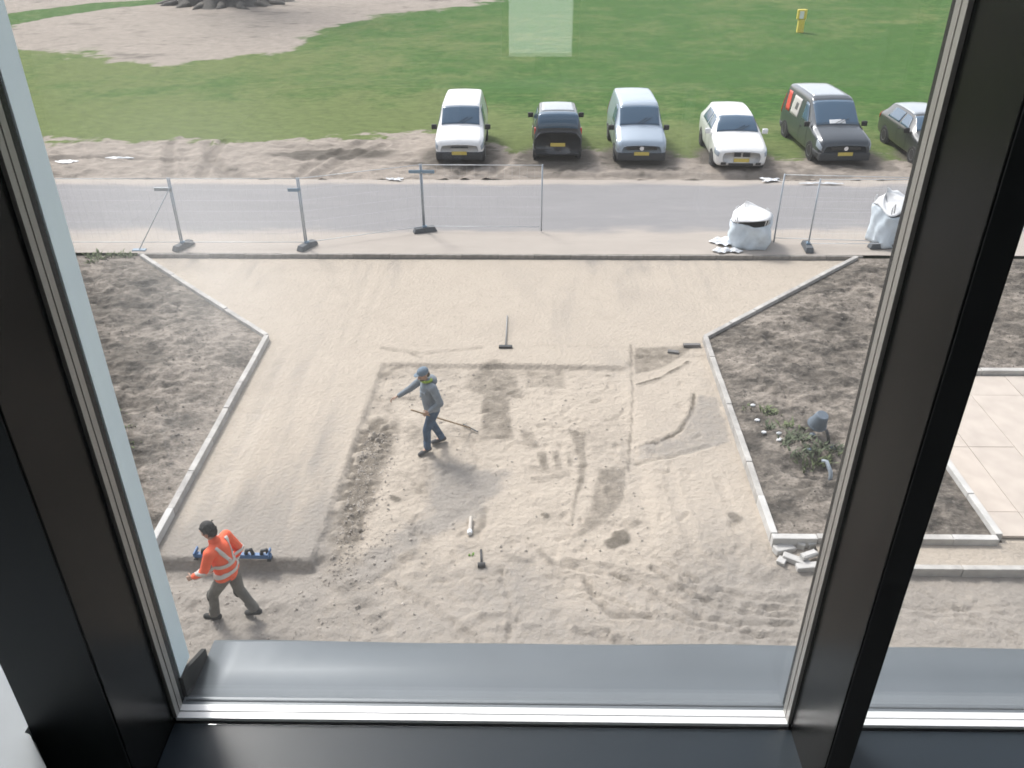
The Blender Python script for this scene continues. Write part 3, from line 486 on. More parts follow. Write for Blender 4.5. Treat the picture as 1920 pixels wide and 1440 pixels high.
for (x0, x1) in BAYS:
    if x1 < -.9:
        wp('glass_pane', x0, x1, 1.2835, 1.2885, ZR+.19, ZT, M['glass']); wp('glass_pane', x0, x1, 1.3365, 1.3415, ZR+.19, ZT, M['glass']); wp('outer_rail', x0, x1, 1.29, 1.335, ZR-.09, ZR+.189, M['facade']); continue
    wp('gasket', x0+.001, x1-.001, 1.2905, 1.3365, ZR-.06, ZR-.011, M['gasket'])
    wp('glass_pane', x0-.001, x1+.001, 1.2835, 1.2885, ZR-.010, ZT, M['glass'])
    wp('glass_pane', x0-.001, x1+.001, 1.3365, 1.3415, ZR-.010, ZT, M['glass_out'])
    for ya, yb in ((1.2945, 1.3110), (1.3150, 1.3320)):
        wp('glazing_bar', x0+.002, x1-.002, ya, yb, ZR-.010, ZR, M['spacer'])
        wp('glazing_bar', x0+.002, x1-.002, ya, yb, ZT-.01, ZT-.001, M['spacer'])
        for xa, xb in ((x0-.002, x0+.006), (x1-.006, x1+.002)): wp('glazing_bar', xa, xb, ya, yb, ZR+.001, ZT-.011, M['spacer_side'])
wp('cover_strip', -.992, -.8640, DI+.004, DX-.01, ZR-.10, ZT+.1, M['frame_matt'])
wp('reveal_panel', -.845, -.8060, DX+.003, 1.431, ZR+.05, ZT+.1, M['fin'])
wp('reveal_backing', -.99, -.846, DX+.003, 1.42, ZR-.05, ZT+.1, M['frame_matt'])
# sloping exterior sill with a dark end cap
v = []; 
for x in np.linspace(-.800, 3.64, 60):
    for q, (y, z) in enumerate(((1.350, -.012), (1.366, -.018), (1.376, -.026), (1.46, -.030), (1.551, -.034), (1.557, -.038), (1.559, -.085))):
        v.append((x, y-D0, z+(.0022*math.sin(x*5.1+q)+.0016*math.sin(x*11+1.7*q) if 2 < q < 6 else 0)))
f = [(i*7+j, i*7+j+1, i*7+j+8, i*7+j+7) for i in range(59) for j in range(6)]
o = pyd('sill', v, f, M['sill'], win, True)
sol = o.modifiers.new('t', 'SOLIDIFY'); sol.thickness = .003; sol.offset = -1
capv = [(-.812, 1.366, .049), (-.812, 1.41, .040), (-.812, 1.505, -.006), (-.812, 1.505, -.09), (-.812, 1.366, -.06)]
bm = bmesh.new(); A = [bm.verts.new((x, y-D0, z)) for x, y, z in capv]; B = [bm.verts.new((x+.011, y-D0, z)) for x, y, z in capv]
bm.faces.new(A); bm.faces.new(B[::-1])
for i in range(5): bm.faces.new((A[i], A[(i+1) % 5], B[(i+1) % 5], B[i]))
obj('sill_end_cap', bm, M['gasket'], win)
# room
tag(boxo('floor', -2.26, 6.4, -5.6, 1.10, ZFL-.3, ZFL, M['carpet']), kind='structure')
tag(boxo('ceiling', -2.45, 6.4, -5.6, 1.36, ZT+.12, ZT+.4, M['ceil']), kind='structure')
tag(boxo('wall_left', -2.45, -2.26, -5.6, 1.34, ZFL+.002, ZT+.118, M['plaster']), kind='structure')
tag(boxo('wall_back', -2.26, 6.2, -5.75, -5.6, ZFL+.002, ZT+.118, M['plaster']), kind='structure')
tag(boxo('wall_right', 6.2, 6.38, -5.6, 1.34, ZFL+.002, ZT+.118, M['plaster']), kind='structure')
bn = empty('window_bench', (-1.5, 1.1, ZFL), 0, 'low pale grey window bench beside the black window frame', 'bench')
bm = bmesh.new(); A = [bm.verts.new((x+1.5, y-1.1, .235)) for x, y in ((-2.25, .3), (-.80, .3), (-.80, .895), (-.918, 1.025), (-.984, 1.095), (-.996, 1.099), (-.996, 1.278), (-2.25, 1.278))]; fc = bm.faces.new(A); ex = bmesh.ops.extrude_face_region(bm, geom=[fc]); bmesh.ops.translate(bm, vec=(0, 0, .03), verts=[q for q in ex['geom'] if isinstance(q, bmesh.types.BMVert)]); obj('top', bm, M['bench'], bn)
boxo('front_panel', -.75, .58, -.78, -.76, 0, .234, M['bench'], bn); boxo('side_panel', .49, .51, -.759, -.01, 0, .234, M['bench'], bn)
bld = empty('office_building', (0, 1.3, -.2), 0, 'dark clad office building around the window', 'building')
for n_, a in (('wall', (-14, 14, 1.1, 1.34, -.4, ZR-.105)), ('wall', (-14, 14, 1.38, 1.39, ZT+.13, ZT+6)), ('wall', (-14, -2.46, 1.1, 1.36, ZR-.1, ZT+.125)), ('wall', (3.66, 14, 1.36, 1.39, ZR-.1, ZT+.125)), ('roof', (-14, 14, -14, 1.375, ZT+5.7, ZT+5.9)), ('wall', (-14, -13.8, -14, 1.09, -.4, ZT+5.69)), ('wall', (13.8, 14, -14, 1.09, -.4, ZT+5.69)), ('wall', (-14, 14, -14.2, -14.01, -.4, ZT+5.69))):
    o = boxo(n_, *a, M['facade']); o.parent = bld; o.matrix_parent_inverse = Matrix.Translation((0, -1.3, .2))
# desk with lit screen behind the camera, seen only mirrored in the glass
dk = empty('desk', (.30, -2.62, ZFL), 0, 'pale desk inside the room behind the window', 'desk')
boxo('desk_top', -.8, .8, -.4, .4, .70, .73, M['desk'], dk, .004)
for sx in (-.74, .74):
    for sy in (-.34, .34): boxo('leg', sx-.025, sx+.025, sy-.025, sy+.025, 0, .699, M['galv'], dk)
mo = empty('monitor', (.085, -2.45, ZFL+.731), 0, 'lit computer screen on the desk inside the room', 'monitor')
boxo('casing', -.215, .215, -.03, .0, .10, .52, M['black'], mo, .005); boxo('screen', -.175, .175, .001, .004, .115, .505, M['screen'], mo)
boxo('stand', -.03, .03, -.05, -.031, .011, .3, M['black'], mo); boxo('foot', -.12, .12, -.10, .06, 0, .01, M['black'], mo)

# ------------------------------------------------------------------ construction fence
def fence_panel(a, b, label, h=1.98, blockend=(True, True), zb=.03):
    a = Vector((*a, zb)); b = Vector((*b, zb)); L = (b-a).length; ang = math.atan2(b.y-a.y, b.x-a.x)
    e = empty('mesh_fence', a, ang, label, 'fence', 'mesh construction fence panels along the road')
    for x in (.0, L): tubeo('post', [(x, 0, .03), (x, 0, h)], .021, M['galv'], e)
    for z in (.16, h-.02): tubeo('rail', [(.0, 0, z), (L, 0, z)], .010, M['wire'], e)
    bm = bmesh.new(); n = int(L/.2)
    for i in range(1, n): add_tube(bm, [(i*L/n, 0, .16), (i*L/n, 0, h-.02)], .0012, 3, False)
    for z in (.45, .75, 1.05, 1.35, 1.65): add_tube(bm, [(0, .003, z), (L, .003, z)], .0012, 3, False)
    tag(obj('wire_mesh', bm, M['wire'], e), kind='stuff')
    return e
def fence_block(p, ang, label, zb=.03):
    e = empty('ballast_weight', (p[0], p[1], zb), ang, label, 'fence foot', 'heavy blocks holding up the fence posts')
    bm = bmesh.new(); t = bmesh.new()
    add_box(t, -.34, .34, -.11, .11, 0, .14, None, .02)
    for vv in t.verts:
        if vv.co.z > .07: vv.co.x *= .86; vv.co.y *= .86
    merge(bm, t); obj('block', bm, M['block'], e)
    boxo('socket', -.06, .06, -.045, .045, .141, .19, M['bluegrey'], e, .005)
    tubeo('pin', [(0, 0, .191), (0, 0, .26)], .014, M['galv'], e)
F = [gp(345, 466), gp(577, 466), gp(797, 436), gp(1015, 437), gp(1450, 458), gp(1513, 468)]
fl = (F[0][0]-3.47, F[0][1]-.03)
fence_panel(fl, (F[0][0]-.05, F[0][1]), 'fence panel with a diagonal brace beside the bed with no weeds')
fence_panel(F[0], (F[1][0]-.05, F[1][1]), 'fence panel set square to the road between two dark feet')
fence_panel(F[1], (F[2][0]-.04, F[2][1]), 'fence panel slanting out from the kerb onto the road')
fence_panel(F[2], F[3], 'fence panel on the asphalt with one end left open')
fence_panel(F[4], (F[4][0]+3.4, F[4][1]-.25), 'fence panel beside the white builders bag')
fence_panel((F[5][0], F[5][1]-.03), (F[5][0]+3.45, F[5][1]), 'overlapping fence panel between bag and window post')
for i, (q, a, lb) in enumerate(((F[0], 1.15, 'fence foot where the diagonal brace meets the post'), (F[1], 1.1, 'fence foot near the kerb where the fence bends onto the road'), (F[2], .35, 'fence foot standing out on the asphalt'), (F[5], 1.5, 'small fence foot to the side of the white builders bag'), (gp(1650, 466), .1, 'fence foot under the bags by the weedy bed'))):
    fence_block(q, a, lb)
tb = empty('fence_brace', (F[0][0], F[0][1], .03), 0, 'thin pale diagonal brace leaning on the fence post', 'brace'); bx, by = gp(262, 470)
tubeo('tube', [(0, -.05, 1.75), (bx-F[0][0], by-F[0][1]-.02, .0)], .013, M['galv'], tb); boxo('foot_plate', bx-F[0][0]-.18, bx-F[0][0]+.18, by-F[0][1]-.08, by-F[0][1]+.06, -.02, .015, M['bluegrey'], tb)
for (q, x0, x1, z, lb) in ((F[0], -.45, .02, 1.68, 'short pale board clamped on post above the braced foot'), (F[1], -.32, .02, 1.66, 'short blue grey board clamped to post at the fence bend'), (F[2], -.36, .36, 1.78, 'blue grey crossboard clamped on the post out on the asphalt')):
    e = empty('clamp_board', (q[0], q[1], .03), 0, lb, 'board'); boxo('board', x0, x1, -.055, -.028, z-.045, z+.045, M['bluegrey'] if q is not F[0] else M['galv'], e, .004); tubeo('clamp', [(0, -.06, z-.04), (0, .04, z+.04)], .026, M['galv'], e)

# ------------------------------------------------------------------ vehicles
def catmull(K_, t):
    n = len(K_); i = min(max(int(math.floor(t)), 0), n-2); u = t-i
    p0, p1, p2, p3 = K_[max(i-1, 0)], K_[i], K_[i+1], K_[min(i+2, n-1)]
    c = .5*(2*p1+(p2-p0)*u+(2*p0-5*p1+4*p2-p3)*u*u+(3*p1-p0-3*p2+p3)*u**3); l = p1*(1-u)+p2*u
    return .55*c+.45*l
class Shell:
    """lofted vehicle body; x across, y from the nose back, z up"""
    def __init__(s, st): s.st = [np.array(q, float) for q in st]; s.ys = [q[0] for q in st]
    def par(s, y):
        return float(np.interp(y, s.ys, range(len(s.ys))))
    def pt(s, t, v):
        y, zb, zs, zl, zt, w, wt = catmull(s.st, t)
        h = zt-zl
        K_ = [np.array(k) for k in ((0, zb), (w*.80, zb), (w*.96, zb+.07), (w, zs), (w*.985, zl), (wt+.10*h*.35+.0, zt-.16*h-.01), (wt-.05, zt-.012), (wt*.5, zt+.012), (0, zt+.02))]
        k = catmull(K_, v); return np.array([k[0], y, k[1]])
    def nrm(s, t, v):
        e = .02; a = s.pt(t+e, v)-s.pt(t-e, v); b = s.pt(t, v+e)-s.pt(t, v-e); n = np.cross(b, a); l = np.linalg.norm(n)
        n = n/(l+1e-9); c = s.pt(t, v)-np.array([0, s.pt(t, 0)[1], .7])
        if n[0]*c[0]+n[2]*c[2]+0*n[1] < 0: n = -n
        return n
    def body(s, sub=3, vs_=4):
        T = np.linspace(0, len(s.st)-1, (len(s.st)-1)*sub+1); Vv = np.linspace(0, 8, 8*vs_+1); v = []; f = []
        nv = 2*len(Vv)-1
        for t in T:
            q = [s.pt(t, k) for k in Vv]; v += q; v += [np.array([-p[0], p[1], p[2]]) for p in q[-2::-1]]
        for i in range(len(T)-1):
            for j in range(nv-1): f.append((i*nv+j, i*nv+j+1, (i+1)*nv+j+1, (i+1)*nv+j))
        f.append(tuple(range(nv-1))); f.append(tuple((len(T)-1)*nv+j for j in range(nv-1))[::-1])
        return v, f
    def patch(s, y0, y1, v0, v1, off=.008, sym=False, side=1, nu=8, nv=6, taper=0.0, y0t=None, y1t=None):
        v = []; f = []; rows = []
        for i in range(nu+1):
            r_ = []
            for j in range(nv+1):
                k = j/nv; vv = v0+(v1-v0)*k
                a = y0 if y0t is None else y0+(y0t-y0)*k; b = y1 if y1t is None else y1+(y1t-y1)*k
                t = s.par(a+(b-a)*i/nu); p = s.pt(t, vv)+s.nrm(min(max(t, .03), len(s.st)-1.03), min(vv, 7.9))*off; r_.append(p)
            if sym: r_ = r_+[np.array([-p[0], p[1], p[2]]) for p in (r_[-2::-1] if v1 >= 8 else r_[::-1])]
            rows.append(r_)
        n = len(rows[0])
        for r_ in rows: v += [(p[0]*side, p[1], p[2]) for p in r_]
        for i in range(nu):
            for j in range(n-1): f.append((i*n+j, i*n+j+1, (i+1)*n+j+1, (i+1)*n+j))
        return v, f
def pobj(name, vf, m, parent, thick=.006):
    o = pyd(name, vf[0], vf[1], m, parent, True); md = o.modifiers.new('t', 'SOLIDIFY'); md.thickness = thick; md.offset = 0; return o
def wheel(parent, x, y, r_, wd=.20):
    s = 1 if x > 0 else -1; Mx = Matrix.Translation((x, y, r_)) @ Matrix.Rotation(R(90)*s, 4, 'Y')
    bm = bmesh.new(); add_lathe(bm, [(r_*.62, -wd/2), (r_*.93, -wd/2), (r_, -wd*.32), (r_, wd*.32), (r_*.93, wd/2), (r_*.62, wd/2)], 24, Mx); t = obj('wheel', bm, M['tyre'], parent, False)
    bm = bmesh.new(); add_lathe(bm, [(r_*.62, wd*.38), (r_*.60, wd*.50+.004), (r_*.5, wd*.42), (r_*.15, wd*.36), (r_*.10, wd*.46)], 20, Mx); obj('rim', bm, M['rim'], t)
def vehicle(name, loc, rz, label, cat, st, pm, wheels, r_=.31, glass=True, ws=None, side=(), rear=None, bumper=True, mirrors=1.15, plate_z=.42, lampv=(3.25, 4.2), grille=None, rearview=False, mirror_z=1.05, mm=None):
    e = empty(name, loc, rz, label, cat, 'vehicles parked on the muddy verge'); sh = Shell(st); v, f = sh.body()
    b = pyd('body', v, f, pm, e, True)
    Lg = st[-1][0]; W = max(q[5] for q in st)
    for y in wheels:
        for s in (-1, 1):
            wheel(e, s*(W-.085), y, r_)
            bm = bmesh.new(); add_lathe(bm, [(r_+.055, -.05), (r_+.055, .05)], 24, Matrix.Translation((s*(W-.052), y, r_+.01)) @ Matrix.Rotation(R(90), 4, 'Y')); obj('wheel_arch', bm, M['trim'], e)
    if ws:
        t = pobj('windscreen', sh.patch(ws[0], ws[1], ws[2], 8, .007, True), M['carglass'], e)
        for s in (-1, 1): tubeo('wiper', [(s*.08, sh.pt(sh.par(ws[0]), 7.6)[1]-.01, sh.pt(sh.par(ws[0]+.02), 7.8)[2]+.02), (s*.08+.34, sh.pt(sh.par(ws[0]+.16), 7.3)[1], sh.pt(sh.par(ws[0]+.16), 7.3)[2]+.028)], .008, M['black'], t, 5)
    for (a, c, at, ct) in side:
        for s in (-1, 1): pobj('side_window', sh.patch(a, c, 4.12, 4.92, .007, False, s, y0t=at, y1t=ct), M['carglass'], e)
    if rear: pobj('rear_window', sh.patch(rear[0], rear[1], rear[2], 8, .007, True), M['carglass'], e)
    if bumper:
        bm = bmesh.new(); add_box(bm, -W+.04, W-.04, -.04, .22, .19, .47, None, .05); obj('front_bumper', bm, M['trim'], e, True)
        pobj('bumper', sh.patch(.0, .62, 1.0, 2.75, .012, True), M['trim'], e, .012); pobj('bumper', sh.patch(Lg-.5, Lg, 1.0, 2.75, .012, True), M['trim'], e, .012)
    for s in (-1, 1):
        pobj('headlight', sh.patch(.03, .36, lampv[0], lampv[1], .010, False, s), M['lamp'], e)
        
        if name == 'parked_van' or st[6][4] < 1.3: pobj('tail_light', sh.patch(Lg-.22, Lg-.02, 3.6, 4.7, .010, False, s), M['red_lamp'], e)
        bm = bmesh.new(); add_box(bm, -.10, .10, -.05, .06, -.09, .09, None, .035); mo_ = obj('wing_mirror', bm, mm or M['black'], e, True); mo_.location = (s*(W+.10), mirrors, mirror_z)
    for y, s in ((-.05 if bumper else -.018, -1), (Lg+.018, 1)):
        boxo('number_plate', -.26, .26, y-.008, y+.008, plate_z-.06, plate_z+.06, M['plate'], e, .003)
    nose = st[0]
    zt0 = nose[4]
    if grille == 'bar':
        boxo('grille', -.52, .52, -.020, .03, zt0-.13, zt0-.02, M['black'], e, .01)
        bm = bmesh.new(); add_lathe(bm, [(.075, -.008), (.075, .008)], 18, Matrix.Translation((0, -.030, zt0-.075)) @ Matrix.Rotation(R(90), 4, 'X')); obj('badge', bm, M['chrome'], e)
    if grille == 'kidney':
        for s in (-1, 1): g = boxo('grille', s*.15-.12, s*.15+.12, -.022, .03, zt0-.15, zt0+.0, M['black'], e, .02)
        boxo('air_intake', -.42, .42, -.016, .03, .25, .34, M['black'], e, .01); boxo('air_intake', .50, .68, -.004, .08, .27, .36, M['black'], e, .01); boxo('air_intake', -.68, -.50, -.004, .08, .27, .36, M['black'], e, .01)
    if grille == 'slot': boxo('grille', -.30, .30, -.018, .03, zt0-.10, zt0-.04, M['trim'], e, .008)
    for s in (-1, 1):                       # door seams and handles
        for ys_ in (side[0][0]-.02, side[0][1]+.02) if side else ():
            pobj('door_seam', sh.patch(ys_-.006, ys_+.006, 2.3, 4.1, .003, False, s, 1, 6), M['black'], e, .004)
        if side: boxo('door_handle', s*(W+.012)-.012, s*(W+.012)+.012, side[0][1]-.16, side[0][1]-.02, side and .84, .88, M['trim'], e, .005)
    return e, sh
def van_st(L, w, H, hood=1.0, cowl=1.05, wsl=.72, tail=.04):
    zl = .98
    return [(0, .34, .48, .58, .70, w-.20, w-.26), (.03, .28, .50, .64, .77, w-.10, w-.18), (.12, .22, .52, .74, .86, w-.03, w-.13), (.40, .20, .55, .86, .97, w, w-.13), (cowl-.15, .20, .55, .96, 1.09, w, w-.15), (cowl, .20, .55, zl+.02, 1.13, w, w-.16),
            (cowl+wsl*.5, .20, .55, zl+.04, 1.13+(H-1.20)*.52, w, w-.18), (cowl+wsl, .20, .55, zl+.04, H-.08, w, w-.19), (cowl+wsl+.28, .20, .55, zl+.04, H, w, w-.19), (L*.70, .20, .55, zl+.04, H+.01, w, w-.19), (L-.32, .20, .55, zl+.04, H-.02, w, w-.20), (L-.10, .22, .55, zl+.04, H-.10, w-.02, w-.22), (L-tail, .28, .55, zl, H-.22, w-.05, w-.24), (L, .32, .55, zl-.02, H-.34, w-.09, w-.26)]
def put(px, py, dx=0): x, y = gp(px, py); return (x+dx, y, 0)
def tz(x, y): z, _ = turf_h(np.array([[x]]), np.array([[y]])); return float(z[0, 0])
def vloc(px, py):
    x, y = gp(px, py); z = np.mean([tz(x+a, y+b) for a in (-.7, .7) for b in (.6, 3.2)]); return (x, y+.05, float(z)-.01)
vehicle('parked_van', vloc(862, 313), R(0), 'white compact van with black bumper and yellow plate, roof all white', 'van', van_st(4.15, .86, 1.80, cowl=.95, wsl=.58), M['p_white'], (.72, 3.35), ws=(1.00, 1.50, 5.6), side=((1.25, 2.2, 1.62, 2.2),), grille='slot', plate_z=.44)
# black MPV, tail towards the road: its shell is turned round
L2 = 4.0
x2, y2, z2 = vloc(1045, 309)
st2 = van_st(L2, .85, 1.72, cowl=1.15, wsl=.85); st2[-4] = (L2-.42, .20, .55, 1.02, 1.70, .85, .68); st2[-3] = (L2-.16, .22, .55, 1.02, 1.64, .85, .70); st2[-2] = (L2-.05, .28, .55, .98, 1.34, .84, .70); st2[-1] = (L2, .32, .55, .86, 1.05, .80, .66)
e2, sh2 = vehicle('parked_car', (x2, y2+L2, z2), R(180), 'black hatchback parked tail first with pale sky on its roof', 'car', st2, M['p_black'], (.78, 3.3), ws=(1.22, 1.95, 5.6), side=((1.5, 2.4, 1.95, 2.4), (2.5, 3.3, 2.5, 3.2)), rear=(L2-.40, L2-.03, 5.3), mirrors=1.35, plate_z=.66, grille='slot')
pobj('roof_sheen', sh2.patch(2.05, L2-.50, 6.2, 8, .004, True), mat('roof_sky_sheen', (.36, .39, .42), .3, .2, coat=.6), e2)  # pale layer paints the sky's reflection onto the black roof
for s in (-1, 1): boxo('tail_light', s*.80-.035, s*.80+.035, L2-.22, L2-.06, .98, 1.22, M['red_lamp'], e2, .02)
vehicle('parked_van', vloc(1201, 315), R(0), 'silver blue compact van with a black grille and dark lower bumper', 'van', van_st(4.35, .88, 1.82, cowl=.95, wsl=.60), M['p_silver'], (.80, 3.5), ws=(1.00, 1.52, 5.5), side=((1.25, 2.3, 1.64, 2.3),), grille='bar', plate_z=.45)
st4 = [(0, .34, .48, .60, .70, .64, .58), (.03, .28, .49, .65, .75, .77, .69), (.15, .21, .51, .71, .82, .86, .75), (.42, .20, .53, .79, .90, .89, .77), (.90, .20, .54, .88, .99, .895, .76), (1.20, .20, .54, .93, 1.06, .895, .75), (1.52, .20, .54, .98, 1.33, .895, .68), (1.85, .20, .54, 1.0, 1.51, .895, .62), (2.2, .20, .54, 1.0, 1.57, .895, .61), (3.1, .20, .54, 1.0, 1.58, .895, .61), (3.8, .20, .54, 1.0, 1.52, .885, .61), (4.15, .22, .54, 1.0, 1.28, .87, .63), (4.32, .26, .53, .95, 1.09, .84, .65), (4.4, .31, .51, .82, .97, .77, .61)]
vehicle('parked_car', vloc(1387, 327), R(-2), 'white hatchback car with a split black grille', 'car', st4, M['p_white2'], (.82, 3.45), ws=(1.24, 1.82, 5.5), side=((1.6, 2.4, 1.88, 2.4), (2.5, 3.5, 2.5, 3.35)), rear=(3.88, 4.17, 5.7), bumper=False, mirrors=1.42, mirror_z=1.06, plate_z=.44, grille='kidney', lampv=(3.35, 4.3), mm=M['p_white2'])
e5, sh5 = vehicle('parked_van', vloc(1580, 314), R(2.5), 'large dark grey van with red and pale markings on its side', 'van', van_st(4.7, .94, 1.92, cowl=1.05, wsl=.85), M['p_anth'], (.92, 3.9), r_=.33, ws=(1.10, 1.88, 5.5), side=((1.5, 2.3, 1.98, 2.3),), grille='bar', plate_z=.44, mirrors=1.3, mirror_z=1.15)
pobj('roof_sheen', sh5.patch(2.15, 4.45, 6.25, 8, .004, True), mat('roof_sky_sheen_pale', (.40, .43, .46), .3, .2, coat=.6), e5)  # sky reflection on the dark van roof, painted as a pale layer
for s in (-1, 1):
    pobj('pale_marking', sh5.patch(2.75, 3.55, 3.98, 4.85, .006, False, s), M['paleprint'], e5, .003); pobj('red_marking', sh5.patch(3.68, 4.1, 4.0, 4.9, .006, False, s, y0t=3.9, y1t=4.3), M['red'], e5, .003)
    pobj('dark_mark', sh5.patch(2.95, 3.2, 4.3, 4.6, .011, False, s), M['darkprint'], e5, .003)
v, f = sh5.patch(1.12, 1.24, 7.25, 8, .013, True); pobj('paper_sheet', (v, f), M['paper'], e5, .002)
st6 = [(q[0], q[1], q[2], q[3]-.04, q[4]-(.10 if q[4] > 1.2 else .04), q[5], q[6]) for q in st4]
x6, y6, z6 = vloc(1722, 322)
e6, sh6 = vehicle('parked_car', (x6+.92, y6, z6), R(1), 'dark grey car with sky sheen painted on its roof at the end of the parked row', 'car', st6, M['p_dark'], (.82, 3.45), ws=(1.24, 1.82, 5.5), side=((1.6, 2.4, 1.88, 2.4), (2.5, 3.5, 2.5, 3.35)), rear=(3.88, 4.17, 5.7), bumper=False, mirrors=1.42, mirror_z=1.0, plate_z=.42, grille='slot', lampv=(3.35, 4.3))
pobj('roof_sheen', sh6.patch(1.95, 3.7, 5.5, 8, .004, True), mat('roof_sky_sheen_grey', (.42, .45, .48), .3, .2, coat=.6), e6)  # pale layer on the dark roof, sky reflection put into its colour

# ------------------------------------------------------------------ people
def capsule(bm, p0, r0, p1, r1, seg=12, sc=None):
    p0 = Vector(p0); p1 = Vector(p1); d = p1-p0; L = max(d.length, 1e-4); q = d.normalized().to_track_quat('Z', 'Y').to_matrix().to_4x4()
    prof = [(max(.0005, r0*math.cos(a)), r0*math.sin(a)) for a in np.linspace(-math.pi/2+.05, 0, 5)]+[(max(.0005, r1*math.cos(a)), L+r1*math.sin(a)) for a in np.linspace(0, math.pi/2-.05, 5)]
    Mx = Matrix.Translation(p0) @ q
    if sc: Mx = Matrix.Translation(p0) @ q @ Matrix.Diagonal((*sc, 1, 1))
    add_lathe(bm, prof, seg, Mx)
def ell(bm, c, s, seg=16, Mr=None):
    t = bmesh.new(); bmesh.ops.create_uvsphere(t, u_segments=seg, v_segments=seg//2+2, radius=1.0); bmesh.ops.scale(t, vec=s, verts=t.verts)
    if Mr: bmesh.ops.transform(t, matrix=Mr, verts=t.verts)
    bmesh.ops.translate(t, vec=c, verts=t.verts); merge(bm, t)
def remeshed(name, bm, voxel, m, parent, smooth=2):
    me = bpy.data.meshes.new(name); bm.to_mesh(me); bm.free(); o = bpy.data.objects.new(name, me); C.objects.link(o)
    r_ = o.modifiers.new('r', 'REMESH'); r_.mode = 'VOXEL'; r_.voxel_size = voxel
    if smooth: s = o.modifiers.new('s', 'SMOOTH'); s.iterations = smooth; s.factor = .5
    dg = bpy.context.evaluated_depsgraph_get(); nm = bpy.data.meshes.new_from_object(o.evaluated_get(dg)); bpy.data.objects.remove(o); bpy.data.meshes.remove(me); nm.name = name
    nm.materials.clear(); return link_mesh(name, nm, m, parent, True)
def hand(bm, wrist, tip_dir, palm_n, s=1.0, curl=.5, flip=1):
    """palm, four curled fingers and a thumb"""
    d = Vector(tip_dir).normalized(); n = Vector(palm_n); n = (n-d*n.dot(d)).normalized(); b = d.cross(n)*flip; w0 = Vector(wrist)
    for k in (-1.2, -.4, .4, 1.2): capsule(bm, w0+b*k*.010*s, .014*s, w0+d*.085*s+b*k*.019*s, .011*s, 8)
    for k, l in ((-1.5, .060), (-.5, .072), (.5, .076), (1.5, .068)):
        p = w0+d*.085*s+b*k*.0165*s; q1 = p+(d*math.cos(curl*.7)+n*math.sin(curl*.7))*l*.5*s; q2 = q1+(d*math.cos(curl*1.8)+n*math.sin(curl*1.8))*l*.32*s; q3 = q2+(d*math.cos(curl*2.6)+n*math.sin(curl*2.6))*l*.26*s
        capsule(bm, p, .0095*s, q1, .0088*s, 8); capsule(bm, q1, .0088*s, q2, .0082*s, 8); capsule(bm, q2, .0082*s, q3, .0075*s, 8)
    t0 = w0+d*.022*s+b*.024*s; t1 = t0+(d*.6+b*.65+n*.35)*.045*s; t2 = t1+(d*.85+b*.1+n*.45)*.032*s
    capsule(bm, t0, .0125*s, t1, .0105*s, 8); capsule(bm, t1, .0105*s, t2, .009*s, 8)
def head_shape(bm, c, fwd, up, s=1.0):
    f = Vector(fwd).normalized(); u = Vector(up); u = (u-f*u.dot(f)).normalized(); r_ = f.cross(u)
    Mr = Matrix((r_, f, u)).transposed().to_4x4(); c = Vector(c)
    def at(x, y, z): return c+(r_*x+f*y+u*z)*s
    ell(bm, at(0, -.008, .025), (.075*s, .094*s, .092*s), 16, Mr); ell(bm, at(0, .022, -.045), (.058*s, .066*s, .072*s), 14, Mr); ell(bm, at(0, .055, -.092), (.030*s, .026*s, .024*s), 10, Mr)
    capsule(bm, at(0, .088, .005), .010*s, at(0, .108, -.030), .015*s, 8)
    for k in (-1, 1):
        ell(bm, at(k*.076, -.005, -.012), (.010*s, .020*s, .032*s), 8, Mr); ell(bm, at(k*.036, .076, .030), (.024*s, .014*s, .008*s), 8, Mr); ell(bm, at(k*.034, .068, -.030), (.022*s, .018*s, .018*s), 8, Mr)
    ell(bm, at(0, .082, -.062), (.024*s, .010*s, .010*s), 8, Mr)
    return at, Mr
